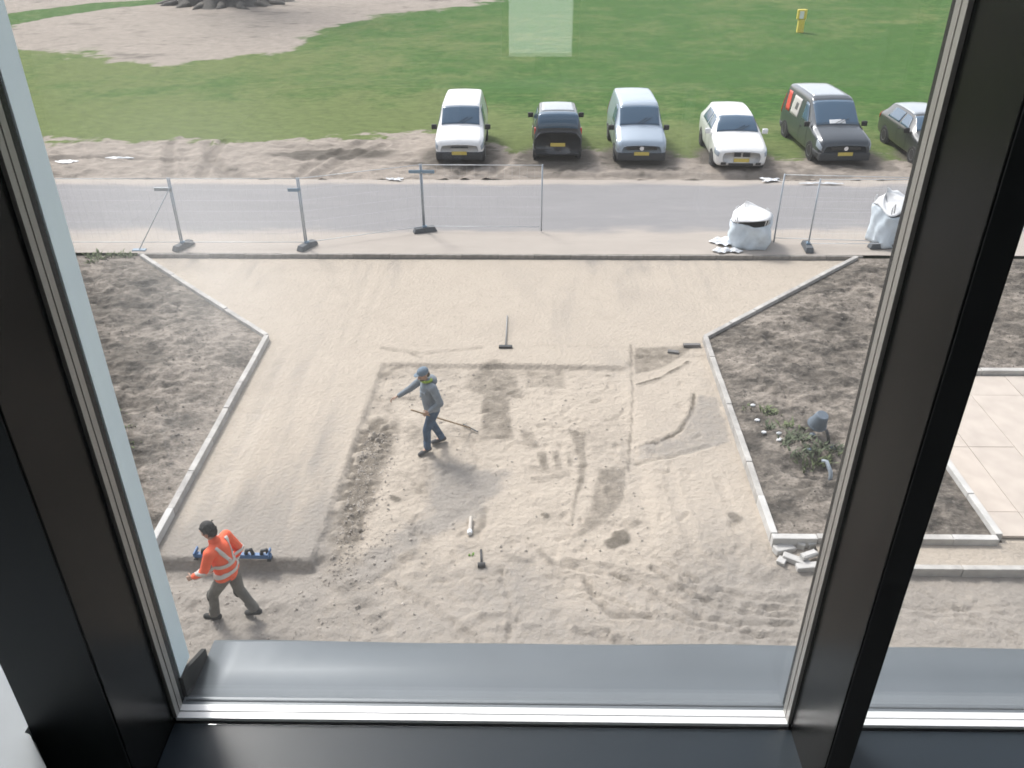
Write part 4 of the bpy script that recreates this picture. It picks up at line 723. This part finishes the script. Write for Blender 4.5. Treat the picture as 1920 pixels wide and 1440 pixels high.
def person(name, loc, rz, label, J, mats, hands, headdir):
    """J: joints in the person's frame, x right, y forward, z up"""
    e = empty(name, loc, rz, label, 'person'); V_ = {k: Vector(q) for k, q in J.items()}
    bm = bmesh.new()
    capsule(bm, V_['neck'], .055, V_['head']-Vector((0, 0, .06)), .052)
    at, Mr = head_shape(bm, V_['head'], headdir, (0, 0, 1), 1.08)
    capsule(bm, V_['pelvis'], .115, V_['chest'], .125, 12); 
    for s in 'rl':
        capsule(bm, V_['chest']*.75+V_['neck']*.25, .07, V_['sh'+s], .05); capsule(bm, V_['sh'+s], .048, V_['el'+s], .038); capsule(bm, V_['el'+s], .038, V_['wr'+s], .026)
        capsule(bm, V_['hip'+s], .085, V_['kn'+s], .052); capsule(bm, V_['kn'+s], .052, V_['an'+s], .036); capsule(bm, V_['an'+s], .036, V_['to'+s], .03); capsule(bm, V_['pelvis'], .1, V_['hip'+s], .085)
        d, n, cu, fl_ = hands[s]; hand(bm, V_['wr'+s]+Vector(d).normalized()*.02, d, n, 1.1, cu, fl_)
    remeshed('body', bm, .0075, mats['skin'], e, 1)
    # jacket
    bm = bmesh.new(); pc = V_['pelvis']; ch = V_['chest']; up = (ch-pc).normalized()
    capsule(bm, pc-up*.0+Vector((0, 0, -.02)), .150, pc*.45+ch*.55, .158, 16); capsule(bm, pc*.45+ch*.55, .158, ch+up*.03, .150, 16); capsule(bm, ch, .12, V_['neck']-up*.02, .085)
    for s in 'rl':
        capsule(bm, ch+up*.06, .10, V_['sh'+s], .082); capsule(bm, V_['sh'+s], .080, V_['el'+s], .062); capsule(bm, V_['el'+s], .060, V_['wr'+s]*.93+V_['el'+s]*.07, .046); capsule(bm, pc, .14, V_['hip'+s]+Vector((0, 0, .04)), .118)
    r2 = random.Random(5)
    for k in range(16):
        a = r2.uniform(0, 6.28); h = r2.uniform(.0, 1); c = pc.lerp(ch, h); q = c+Vector((math.cos(a)*.15, math.sin(a)*.15, 0)); capsule(bm, q, .016, q+Vector((math.cos(a+1.5)*.09, math.sin(a+1.5)*.09, r2.uniform(-.08, .05))), .012, 8)
    jk = remeshed('jacket', bm, .012, mats['jacket'], e, 2)
    bm = bmesh.new()
    for s in 'rl':
        capsule(bm, pc+Vector((0, 0, -.03)), .128, V_['hip'+s], .112); capsule(bm, V_['hip'+s], .110, V_['kn'+s], .078); capsule(bm, V_['kn'+s], .078, V_['an'+s]+(V_['kn'+s]-V_['an'+s]).normalized()*.03, .060)
        for k in range(3): q = V_['an'+s].lerp(V_['kn'+s], .08+.13*k); capsule(bm, q+Vector((-.03, .03, 0)), .05, q+Vector((.03, .02, .01)), .05, 8)
    tr = remeshed('trousers', bm, .012, mats['trousers'], e, 2)
    for s in 'rl':
        bm = bmesh.new(); a, t = V_['an'+s], V_['to'+s]; d = (t-a); d.z *= .3; d.normalize()
        capsule(bm, a-d*.035-Vector((0, 0, .03)), .048, t-Vector((0, 0, .0)), .044); capsule(bm, a, .052, a-Vector((0, 0, .03))-d*.02, .05)
        remeshed('shoe', bm, .01, mats['shoe'], e, 1)
    return e, V_, at, Mr, jk, tr

# road worker in orange
za = ZF+.02
fx1, fy1 = gp(408, 1150, za); fx2, fy2 = gp(466, 1164, za)
cx, cy = (fx1+fx2)/2, (fy1+fy2)/2; hd = math.atan2(fy1-fy2, fx1-fx2)-math.pi/2
st_ = math.hypot(fx1-fx2, fy1-fy2)/2
zg = min(yz(fx1, fy1), yz(fx2, fy2))
J1 = dict(pelvis=(0, -.08, .95), chest=(0, -.04, 1.30), neck=(0, .01, 1.48), head=(0, .08, 1.63), shr=(.20, -.03, 1.40), shl=(-.20, -.03, 1.41), elr=(.27, -.15, 1.14), wrr=(.25, -.04, .93), ell=(-.27, .06, 1.13), wrl=(-.27, .26, .98),
          hipr=(.10, -.08, .90), hipl=(-.10, -.08, .90), knl=(-.11, .16, .52), anl=(-.10, st_-.06, .11), tol=(-.11, st_+.11, .045), knr=(.11, -.12, .50), anr=(.10, -st_-.10, .17), tor=(.11, -st_+.08, .05))
p1, V1, at1, Mr1, jk1, tr1 = person('person', (cx, cy, zg), hd, 'person in an orange hi-vis jacket striding beside a blue tool', J1, dict(skin=M['skin'], jacket=M['orange'], trousers=M['trouser'], shoe=M['shoe']), {'r': ((0, .1, -1), (-1, .2, 0), .7, 1), 'l': ((0, .8, -.5), (1, 0, -.3), .6, -1)}, (0, 1, -.35))
bm = bmesh.new(); ell(bm, at1(0, -.022, .045), (.092, .108, .098), 16, Mr1); ell(bm, at1(0, -.065, -.02), (.080, .06, .085), 12, Mr1)
for k in range(40):
    a = random.uniform(0, 6.28); h = random.uniform(-.05, .12); c = at1(math.cos(a)*.085, -.03+math.sin(a)*.09 if math.sin(a) < .4 else .02, h); ell(bm, c, (.014, .014, .014), 6)
remeshed('hair', bm, .008, M['hair_dark'], p1, 1)
def band(name, pts_fn, wd, m, jk, parent, n=48):
    """strip of tape wrapped round a garment: centre-line points are pushed out onto the surface"""
    from mathutils.bvhtree import BVHTree
    me = jk.data; bv = BVHTree.FromPolygons([q.co for q in me.vertices], [list(p.vertices) for p in me.polygons])
    v = []; f = []
    rows = []
    for i in range(n+1):
        o_, d_, wdir = pts_fn(i/n); r_ = []
        for k in (-.5, -.17, .17, .5):
            hit, nn, _, _ = bv.ray_cast(o_+wdir*wd*k+d_*.6, -d_)
            if hit is None: r_ = None; break
            r_.append(hit+nn*.008)
        rows.append(r_)
    for r_ in rows:
        if r_: v += r_
    idx = 0; prev = None
    for r_ in rows:
        if r_:
            if prev is not None:
                for k in range(3): f.append((prev+k, prev+k+1, idx+k+1, idx+k))
            prev = idx; idx += 4
        else: prev = None
    o = pyd(name, v, f, m, parent, True); s = o.modifiers.new('t', 'SOLIDIFY'); s.thickness = .004; return o
ax = (V1['chest']-V1['pelvis']).normalized()
def hoop(c):
    def fn(t):
        a = t*2*math.pi; d = Vector((math.cos(a), math.sin(a), 0)); d = (d-ax*d.dot(ax)).normalized(); return c, d, ax
    return fn
def strap(x0, x1, front):
    def fn(t):
        z = .18+.36*t; c = V1['pelvis']+ax*z*.98; return c+Vector((x0+(x1-x0)*t, 0, 0)), Vector((0, front, 0)), Vector((1, 0, 0))
    return fn
band('reflective_band', hoop(V1['pelvis'].lerp(V1['chest'], .12)), .055, M['reflect'], jk1, p1); band('reflective_band', hoop(V1['pelvis'].lerp(V1['chest'], .52)), .055, M['reflect'], jk1, p1)
for s in (-1, 1): band('shoulder_tape', strap(s*.02, s*.13, -1), .05, M['reflect'], jk1, p1, 20); band('shoulder_tape', strap(s*.09, s*.12, 1), .05, M['reflect'], jk1, p1, 20)
for s in 'rl':
    k = V1['kn'+s]; bm = bmesh.new(); ell(bm, k+Vector((0, .02, -.03)), (.074, .070, .12), 12); obj('knee_patch', bm, M['patch'], p1, True)

# worker in grey-blue hoodie with a rake
zb_ = ZE
ax1, ay1 = gp(800, 849, zb_); ax2, ay2 = gp(827, 829, zb_); zg2 = min(yz(ax1, ay1), yz(ax2, ay2)); cx2, cy2 = (ax1+ax2)/2, (ay1+ay2)/2
H2 = math.atan2(-.55, -.83)-math.pi/2        # facing down-left
def loc2(x, y):                               # world offset to the person's frame
    dx, dy = x-cx2, y-cy2; c, s = math.cos(-H2), math.sin(-H2); return dx*c-dy*s, dx*s+dy*c
f1 = loc2(ax1, ay1); f2 = loc2(ax2, ay2)
fL, fR = (f1, f2) if f1[0] < f2[0] else (f2, f1)
hx, hy = gp(757, 743, 1.0+zg2); hl = loc2(hx, hy)
print('person2 local feet', f1, f2, 'hand', hl)
J2 = dict(pelvis=(0, 0, .95), chest=(0, .04, 1.30), neck=(0, .07, 1.48), head=(0, .12, 1.62), shr=(.20, .04, 1.41), shl=(-.20, .05, 1.41), elr=(.33, .24, 1.20), wrr=(.38, .46, 1.09), ell=(-.30, -.03, 1.12), wrl=(-.20, .14, .96),
          hipr=(.10, 0, .90), hipl=(-.10, 0, .90), knr=(fR[0]*.6+.04, fR[1]*.5+.07, .50), anr=(fR[0], fR[1]-.03, .10), tor=(fR[0]+.03, fR[1]+.15, .045), knl=(fL[0]*.6-.04, fL[1]*.5+.07, .50), anl=(fL[0], fL[1]-.03, .10), tol=(fL[0]-.03, fL[1]+.15, .045))
p2, V2, at2, Mr2, jk2, tr2 = person('person', (cx2, cy2, zg2), H2, 'person in grey blue hoodie and jeans holding a rake in the dug sand', J2, dict(skin=M['skin'], jacket=M['hoodie'], trousers=M['jeans'], shoe=M['shoe_grey']), {'r': ((.3, 1, -.3), (-.6, 0, -.8), .6, 1), 'l': ((.35, .7, -.5), (.6, -.3, -.3), 1.0, -1)}, (.1, 1, -.35))
bm = bmesh.new(); ell(bm, at2(0, -.008, .055), (.094, .112, .085), 16, Mr2); ell(bm, at2(0, .10, .055), (.070, .065, .012), 12, Mr2); remeshed('cap', bm, .008, M['cap'], p2, 1)
bm = bmesh.new(); ell(bm, at2(0, .052, -.085), (.062, .05, .055), 12, Mr2); ell(bm, at2(0, -.06, -.02), (.080, .05, .06), 12, Mr2); remeshed('beard', bm, .008, M['beard_dark'], p2, 1)
bm = bmesh.new()
t = bmesh.new(); bmesh.ops.create_uvsphere(t, u_segments=8, v_segments=6, radius=.03); merge(bm, t, Matrix.Translation(V2['neck']+Vector((.08, 0, .02))))
for k in range(20): a = k/20*6.283; b_ = (k+1)/20*6.283; capsule(bm, V2['neck']+Vector((math.cos(a)*.095, math.sin(a)*.095, .02)), .026, V2['neck']+Vector((math.cos(b_)*.095, math.sin(b_)*.095, .02)), .026, 8)
remeshed('collar', bm, .01, M['lime'], p2, 1)
bm = bmesh.new(); ell(bm, V2['neck']+Vector((0, -.12, -.02)), (.13, .075, .09), 14); remeshed('hood', bm, .012, M['hoodie'], p2, 1)
# rake held low, its head resting behind on the sand
mw = Matrix.Translation((cx2, cy2, zg2)) @ Matrix.Rotation(H2, 4, 'Z')
g0 = mw @ (V2['wrl']+Vector((.035, .06, -.06)))
hx2, hy2 = gp(882, 802, ZE+.05); tip = Vector((hx2, hy2, yz(hx2, hy2)+.06)); dirn = (g0-tip).normalized()
rk = empty('rake', tip, 0, 'long wooden handled rake held by the person in the hoodie', 'rake')
tubeo('handle', [(0, 0, 0), g0+dirn*.42-tip], .014, M['wood'], rk)
sdv = Vector((-dirn.y, dirn.x, 0)).normalized(); boxm = bmesh.new(); add_tube(boxm, [sdv*-.20, sdv*.20], .014, 8); obj('rake_head', boxm, M['steel_dark'], rk)
for k in range(11): q = sdv*(-.19+.038*k); tubeo('tine', [q, q+Vector((0, 0, -.055))-dirn*.01], .004, M['steel_dark'], rk, 5)

# ------------------------------------------------------------------ tools and small things in the yard
x, y = gp(948, 652, ZU); x_, y_ = gp(951, 594, ZU)
br = empty('push_rake', (x, y, ZU), 0, 'grey handled levelling rake lying on the smooth sand', 'rake')
tubeo('handle', [(0, .03, .05), (x_-x, y_-y, .03)], .016, mat('grey_handle', (.26, .26, .255), .6), br); boxo('head', -.15, .15, -.045, .045, .0, .055, M['steel_dark'], br, .008)
x, y = gp(903, 1066, ZF); ml = empty('mallet', (x, y, yz(x, y)), R(4), 'short dark mallet lying on the rutted sand', 'mallet')
tubeo('handle', [(0, .05, .045), (.0, .36, .03)], .017, M['steel_dark'], ml)
bm = bmesh.new(); add_lathe(bm, [(.038, -.06), (.042, -.05), (.042, .05), (.038, .06)], 16, Matrix.Translation((0, 0, .045)) @ Matrix.Rotation(R(90), 4, 'Y')); obj('head', bm, mat('mallet_head', (.06, .06, .06), .8), ml)
x, y = gp(881, 1004, ZE); x_, y_ = gp(884, 962, ZE); pp = empty('pipe_offcut', (x, y, yz(x, y)), 0, 'pale plastic pipe offcut lying in the dug sand', 'pipe')
bm = bmesh.new(); add_lathe(bm, [(.026, 0), (.030, .01), (.030, .38), (.022, .385), (.022, .36), (.021, .02)], 14, Matrix.Translation((0, 0, .035)) @ Matrix.Rotation(R(-90), 4, 'X')); obj('tube', bm, mat('pipe_sandy', (.48, .44, .39), .7), pp)
bm = bmesh.new(); add_lathe(bm, [(.036, -.03), (.042, -.01), (.042, .04), (.036, .055)], 14, Matrix.Translation((0, 0, .035)) @ Matrix.Rotation(R(-90), 4, 'X')); obj('socket_end', bm, M['plastic_white'], pp)
# blue kerb clamp behind the striding person
zt_ = ZU
x, y = gp(438, 1047, zt_); cl = empty('kerb_clamp', (x, y, zt_), R(-1), 'blue steel kerb clamp with dark grips on the sand edge', 'tool')
boxo('beam', -.60, .60, -.035, .035, .03, .10, M['blue'], cl, .006)
for sx in (-.42, .26, .50):
    bm = bmesh.new(); add_tube(bm, [(sx-.05, 0, .10), (sx-.03, 0, .17), (sx+.04, 0, .19), (sx+.06, 0, .10)], .03, 8); obj('grip', bm, M['steel_dark'], cl, True)
for sx in (-.57, .57): boxo('jaw', sx-.03, sx+.03, -.06, .06, .0, .029, M['steel_dark'], cl, .004); boxo('jaw_plate', sx-.012, sx+.012, -.09, .09, .101, .16, M['blue'], cl, .004)
# loose kerb bars by the corner of the weedy bed
x, y = gp(1297, 650, ZU); b1 = tag(boxo('loose_kerb', -.19, .19, -.05, .05, 0, .07, M['concrete_dark'], None, .01), 'short dark kerb piece butting against the weedy bed corner', 'kerb stone'); b1.location = (x, y, ZU); b1.rotation_euler = (0, 0, R(2))
x, y = gp(1262, 661, ZU); b2 = tag(boxo('loose_kerb', -.12, .12, -.05, .05, 0, .06, M['concrete_dark'], None, .01), 'small dark kerb offcut lying loose on the sand', 'kerb stone'); b2.location = (x, y, yz(x, y)-.01); b2.rotation_euler = (.05, 0, R(-12))
# pile of concrete pieces at the bed corner
pile = [(1470, 1030, .34, .14, .10, .3, .0, 'pale concrete piece lying flat at the bed corner'), (1492, 1050, .40, .13, .09, -.45, .0, 'pale concrete bar angled across the rubble pile'), (1520, 1022, .13, .12, .12, .2, .0, 'small pale concrete cube beside the bed kerb'), (1500, 1024, .12, .11, .11, -.3, .0, 'small pale concrete cube next to the other cube'), (1515, 1046, .30, .10, .08, .5, .08, 'pale concrete bar resting on top of the rubble'), (1466, 1050, .16, .12, .08, 1.0, .0, 'broken concrete chunk at the outer end of the rubble'), (1530, 1060, .6, .12, .10, .05, 0, 'long pale kerb laid at the front of the rubble')]
for px, py, a, b, c, rz, zo, lb in pile:
    x, y = gp(px, py, -.1); bm = bmesh.new(); add_box(bm, -a/2, a/2, -b/2, b/2, 0, c, None, .012)
    for vv in bm.verts: vv.co += Vector((random.uniform(-1, 1), random.uniform(-1, 1), random.uniform(-1, 1)))*.008
    o = tag(obj('concrete_piece', bm, M['concrete_pale']), lb, 'concrete block', 'concrete pieces piled at the bed corner'); o.location = (x, y, yz(x, y)-.01+zo); o.rotation_euler = (random.uniform(-.1, .1), random.uniform(-.1, .1), rz)
# white builders bags
def bigbag(loc, rz, label, w=1.0, h=.85, seed=1):
    e = empty('builders_bag', loc, rz, label, 'bag', 'white woven builders bags by the fence'); r_ = random.Random(seed); n = 40; rows = 12; v = []; f = []
    for j in range(rows+1):
        t = j/rows
        for i in range(n):
            a = 2*math.pi*i/n; sq = 1/max(abs(math.cos(a)), abs(math.sin(a))); rr = .5*w*(.80*min(sq, 1.28)+.16)*(1+.07*math.sin(math.pi*t))+.035*math.sin(4*a+5*t+seed)+.022*math.sin(9*a-7*t+seed)+.012*math.sin(15*a+11*t)
            z = h*t*(1+.10*math.sin(a+.8)*t+.06*math.sin(3*a+seed)*t); v.append((rr*math.cos(a), rr*math.sin(a), z))
    for j in range(rows):
        for i in range(n): f.append((j*n+i, j*n+(i+1) % n, (j+1)*n+(i+1) % n, (j+1)*n+i))
    f.append(tuple(range(n))[::-1]); b = pyd('bag_side', v, f, M['bag_blue'], e, True); s = b.modifiers.new('t', 'SOLIDIFY'); s.thickness = .012
    v = []; f = []; m_ = 9                   # slack cover folded over the top
    for j in range(m_+1):
        for i in range(n):
            a = 2*math.pi*i/n; k = j/m_; top = h*(1+.10*math.sin(a+.8)+.06*math.sin(3*a+seed))+.16*max(0, -math.sin(a-.5))**2*(1-k); sq = 1/max(abs(math.cos(a)), abs(math.sin(a))); rr = (.5*w*(.80*min(sq, 1.28)+.16)+.02)*(1-k)
            z = top+.02+(.20*k*(1-.3*k))+.05*math.sin(3*a+5*k+seed)*k*(1-k)*2+.03*math.sin(7*a+9*k)*(1-k)*k*3
            v.append((rr*math.cos(a)-.22*k, rr*math.sin(a)+.22*k, z+.14*k))
    for j in range(m_):
        for i in range(n): f.append((j*n+i, j*n+(i+1) % n, (j+1)*n+(i+1) % n, (j+1)*n+i))
    c = pyd('bag_cover', v, f, M['bag'], e, True); s = c.modifiers.new('t', 'SOLIDIFY'); s.thickness = .01
    bm = bmesh.new(); add_lathe(bm, [(w*.44, h*.84), (w*.44, h*.86)], 24); obj('dark_opening', bm, M['steel_dark'], e)  # dark disc put in for the bag's dark opening
    for q in ((.42, .42), (-.42, .42), (.42, -.42), (-.42, -.42)):
        x, y = q[0]*w, q[1]*w; tubeo('lifting_loop', [(x*.9, y*.9, h*.92), (x*1.0, y*1.0, h*1.12), (x*.86, y*1.05, h*1.2), (x*.8, y*1.0, h*.95)], .018, M['bag'], e, 6)
    return e
x, y = gp(1409, 466, .03); bigbag((x, y+.42, .03), R(-14), 'open white builders bag slumped beside the kerb', 1.08, .74, 2)
x, y = gp(1672, 462, .05); bigbag((x, y+.35, .05), R(15), 'tall white builders bag half hidden by the window post', .95, 1.05, 5)
def crumple(name, px, py, wx, wy, label, m, z=.03, seed=0, hgt=.10):
    x, y = gp(px, py, z); r_ = random.Random(seed); n = 14; v = []; f = []
    for j in range(n+1):
        for i in range(n+1):
            a, b = i/n-.5, j/n-.5; edge = 1-max(abs(a), abs(b))*1.2; v.append((a*wx*(1+.25*math.sin(7*b+seed)), b*wy*(1+.3*math.sin(6*a+seed*2)), .012+hgt*max(0, edge)*abs(math.sin(9*a+seed)*math.cos(8*b+seed*.7))+.01*r_.random()))
    for j in range(n):
        for i in range(n): f.append((j*(n+1)+i, j*(n+1)+i+1, (j+1)*(n+1)+i+1, (j+1)*(n+1)+i))
    o = tag(pyd(name, v, f, m, None, True), label, 'plastic sheet', 'scraps of plastic left lying about'); o.location = (x, y, z); s = o.modifiers.new('t', 'SOLIDIFY'); s.thickness = .003; return o
crumple('plastic_sheet', 1360, 455, .75, .5, 'crumpled white plastic spilling from the open bag', M['plastic_white'], .03, 1, .16)
crumple('plastic_sheet', 1364, 471, .7, .3, 'strip of white plastic lying along the kerb by the bag', M['plastic_white'], .03, 2, .12)
for i, (px, py, wx, wy, lb) in enumerate(((1445, 338, .55, .35, 'pale plastic scrap on the mud across from the bag'), (740, 337, .5, .25, 'small pale scrap on the road edge behind the crossboard'), (125, 304, .7, .3, 'white plastic strip trodden into the mud by the braced fence'), (225, 297, .9, .16, 'thin white plastic strip in the mud beyond the braced fence'), (1540, 345, 1.2, .12, 'long pale plastic strip along the road edge under the fence'))):
    x, y = gp(px, py); crumple('plastic_scrap', px, py, wx, wy, lb, M['plastic_white'] if i != 1 else M['bag'], (tz(x, y) if y > 28.4 else .03)+.02, 5+i, .06)
# litter dots and weeds in the right bed
def bz(x, y): z, _ = bed_h(BEDR, 300)(np.array([[x]]), np.array([[y]])); return float(z[0, 0])
for i, (px, py) in enumerate(((1412, 757), (1420, 783), (1433, 806), (1460, 811), (1462, 822), (1522, 824), (1518, 842), (1562, 838))):
    x, y = gp(px, py, .1); bm = bmesh.new(); bmesh.ops.create_icosphere(bm, subdivisions=1, radius=.055)
    for vv in bm.verts: vv.co = Vector((vv.co.x*1.1, vv.co.y*.9, vv.co.z*.6))*random.uniform(.7, 1.25)
    o = tag(obj('pale_stone', bm, M['plastic_white'] if i < 5 else M['tub']), 'small pale stone among the weeds in the bed' if i < 5 else 'small blue grey lump in the soil near the tub', 'stone', 'pale bits among the weeds'if i < 5 else 'blue grey lumps near the tub'); o.location = (x, y, bz(x, y)+.02)
def weed(px, py, h, n, sp, label, group, m, zf, name='weed_plant'):
    x, y = gp(px, py, .08); e = empty(name, (x, y, zf(x, y)-.01), random.uniform(0, 6), label, 'plant', group); r_ = random.Random(px*7+py)
    v = []; f = []
    for k in range(int(n*.6)):
        a = r_.uniform(0, 6.28); ln = h*r_.uniform(.5, 1.1); lean = r_.uniform(.2, 1.1)*sp; w0 = r_.uniform(.012, .028); b = Vector((r_.uniform(-.06, .06)*sp*2, r_.uniform(-.06, .06)*sp*2, 0))
        d = Vector((math.cos(a)*lean, math.sin(a)*lean, 1)).normalized(); s = Vector((-math.sin(a), math.cos(a), 0)); i0 = len(v)
        p1_ = b+d*ln*.55; p2_ = b+d*ln*.85+Vector((math.cos(a), math.sin(a), 0))*ln*.3
        v += [b-s*.006, b+s*.006, p1_+s*w0, p2_, p1_-s*w0]; f += [(i0, i0+1, i0+2, i0+4), (i0+4, i0+2, i0+3)]
    pyd('leaves', v, f, m, e); tubeo('stem', [(0, 0, 0), (.01, 0, h*.5), (.02, .01, h*.8)], [.008, .006, .003], m, e, 5); return e
GW = 'weeds growing across the bed'
for px, py, h, n, pale in ((1438, 770, .22, 34, 1), (1452, 778, .16, 18, 1), (1400, 763, .10, 12, 1), (1446, 800, .20, 30, 0), (1478, 803, .22, 30, 1), (1500, 808, .14, 16, 1), (1488, 825, .26, 50, 0), (1472, 828, .2, 30, 0), (1510, 830, .22, 36, 0), (1492, 852, .24, 40, 0), (1522, 848, .26, 50, 0), (1514, 864, .22, 36, 1), (1540, 842, .2, 36, 0), (1568, 845, .24, 44, 0), (1560, 856, .2, 30, 1), (1535, 858, .2, 30, 1)):
    weed(px, py, h, n, 1.0, 'pale green weed tuft in the bed near the tub' if pale else 'dull green leafy weed in the bed near the tub', GW+(' pale' if pale else ' dull'), M['weed_pale'] if pale else M['weed'], bz)
def bzl(x, y): z, _ = bed_h(BEDL, 200)(np.array([[x]]), np.array([[y]])); return float(z[0, 0])
for px, py in ((165, 476), (180, 474), (200, 477), (222, 474), (240, 476), (190, 482), (172, 490)): weed(px, py, .2, 30, 1.1, 'low green weed at the back edge of the bed by the braced fence', 'weeds at the back edge of the bed', M['weed_pale'], bzl)
for px, py in ((222, 775), (240, 800), (250, 832)): weed(px, py, .10, 12, 1.2, 'tiny straw green weed in the soil beside the reveal panel', 'tiny weeds in the soil', M['weed_pale'], bzl)
weed(885, 1022, .06, 8, .5, 'tiny bright green weed by the pale pipe offcut', None, mat('bright_weed', (.16, .32, .05), .8), yz)
# blue-grey tub tipped on the mound, pipe sticking out of the pit
x, y = gp(1540, 812, .25); tu = empty('tub', (x, y, bz(x, y)+.03), R(20), 'blue grey plastic tub upturned on the soil mound', 'tub')
bm = bmesh.new(); add_lathe(bm, [(.10, 0), (.115, .02), (.165, .26), (.178, .262), (.178, .285), (.155, .285), (.145, .27), (.10, .03)], 20, Matrix.Translation((0, .06, .42)) @ Matrix.Rotation(R(200), 4, 'X')); obj('shell', bm, M['tub'], tu)
bm = bmesh.new(); add_tube(bm, [(0, -.1, .20), (.02, -.16, .1), (.03, -.20, -.04)], .03, 8); obj('handle', bm, M['steel_dark'], tu, True)
x, y = gp(1556, 900, .02); q = Vector((x, y, bz(x, y)-.05)); x2_, y2_ = gp(1541, 864, .25)
e = empty('pipe_end', q, 0, 'grey bent pipe sticking out of the dug pit among the weeds', 'pipe'); d_ = Vector((x2_, y2_, .25))-q
tubeo('pipe', [(0, 0, 0), (.01, .02, .12), Vector((.0, .05, .2)), d_*.85+Vector((.05, 0, .06)), d_], [.035, .035, .036, .034, .03], M['pipe'], e, 10)

# ------------------------------------------------------------------ far lawn: big tree foot and yellow post
tx, ty = gp(403, 16)
tr_ = empty('tree', (tx, ty+3.2, -.05), 0, 'huge grey tree trunk with spreading roots on bare earth', 'tree')
v = []; f = []; nseg = 64; prof = [(-.15, 5.4), (.05, 4.6), (.2, 4.05), (.45, 3.65), (.8, 3.3), (1.3, 2.7), (2.0, 1.9), (3.2, 1.35), (5, 1.15), (8, 1.0), (11, .8)]
for z, r_ in prof:
    for i in range(nseg):
        a = 2*math.pi*i/nseg; fl_ = 1+(.16*math.sin(7*a+.5)+.10*math.sin(11*a+1.3)+.05*math.sin(19*a))*max(.15, min(1, 1.2-z*.4)); v.append((r_*fl_*math.cos(a)*.96, r_*fl_*math.sin(a)*.75, z))
for j in range(len(prof)-1):
    for i in range(nseg): f.append((j*nseg+i, j*nseg+(i+1) % nseg, (j+1)*nseg+(i+1) % nseg, (j+1)*nseg+i))
f.append(tuple((len(prof)-1)*nseg+i for i in range(nseg))); pyd('trunk', v, f, M['bark'], tr_, True)
rr = random.Random(12)
for k in range(9):
    a = -2.9+k*.36 if k < 8 else .2; l = rr.uniform(1.2, 2.4); p0 = Vector((math.cos(a)*4.0, math.sin(a)*3.0, .10)); d = Vector((math.cos(a), math.sin(a)*.8, 0))
    tubeo('root', [p0, p0+d*l*.5+Vector((rr.uniform(-.3, .3), 0, -.02)), p0+d*l+Vector((rr.uniform(-.4, .4), 0, -.14))], [.42, .26, .10], M['bark'], tr_, 8)
tips = []
for k in range(8):
    a = k*.785+rr.uniform(-.2, .2); b = Vector((0, 0, 8+rr.uniform(0, 3))); d = Vector((math.cos(a), math.sin(a), .7)); m1 = b+d*3; m2 = b+d*6+Vector((rr.uniform(-1, 1), rr.uniform(-1, 1), 1)); tubeo('limb', [b, m1, m2], [.5, .3, .1], M['bark'], tr_, 8); tips += [m1, m2, (m1+m2)/2]
v = []; f = []
for t in tips:
    for k in range(140):
        c = t+Vector((rr.gauss(0, 1.5), rr.gauss(0, 1.5), rr.gauss(0.6, 1.2))); n_ = Vector((rr.uniform(-1, 1), rr.uniform(-1, 1), rr.uniform(-1, 1))).normalized(); a_ = n_.orthogonal().normalized()*.14; b_ = n_.cross(a_); i0 = len(v); v += [c-a_, c+b_*.6, c+a_, c-b_*.6]; f.append((i0, i0+1, i0+2, i0+3))
tag(pyd('crown', v, f, M['leaf'], tr_), kind='stuff')
x, y = gp(1499, 62); yp = empty('marker_post', (x, y, 0), 0, 'yellow marker post with white panel standing on the lawn', 'post')
z0 = tz(x, y)-.02
bm = bmesh.new(); add_box(bm, -.20, .20, -.12, .12, z0, .80, None, .04); obj('post', bm, M['yellow'], yp); bm = bmesh.new(); add_box(bm, -.33, .27, -.13, .13, -.0+.801, 1.40, None, .08); obj('head', bm, M['yellow'], yp); boxo('panel', -.20, .06, -.155, -.131, -.0+.86, 1.30, M['white'], yp, .01)
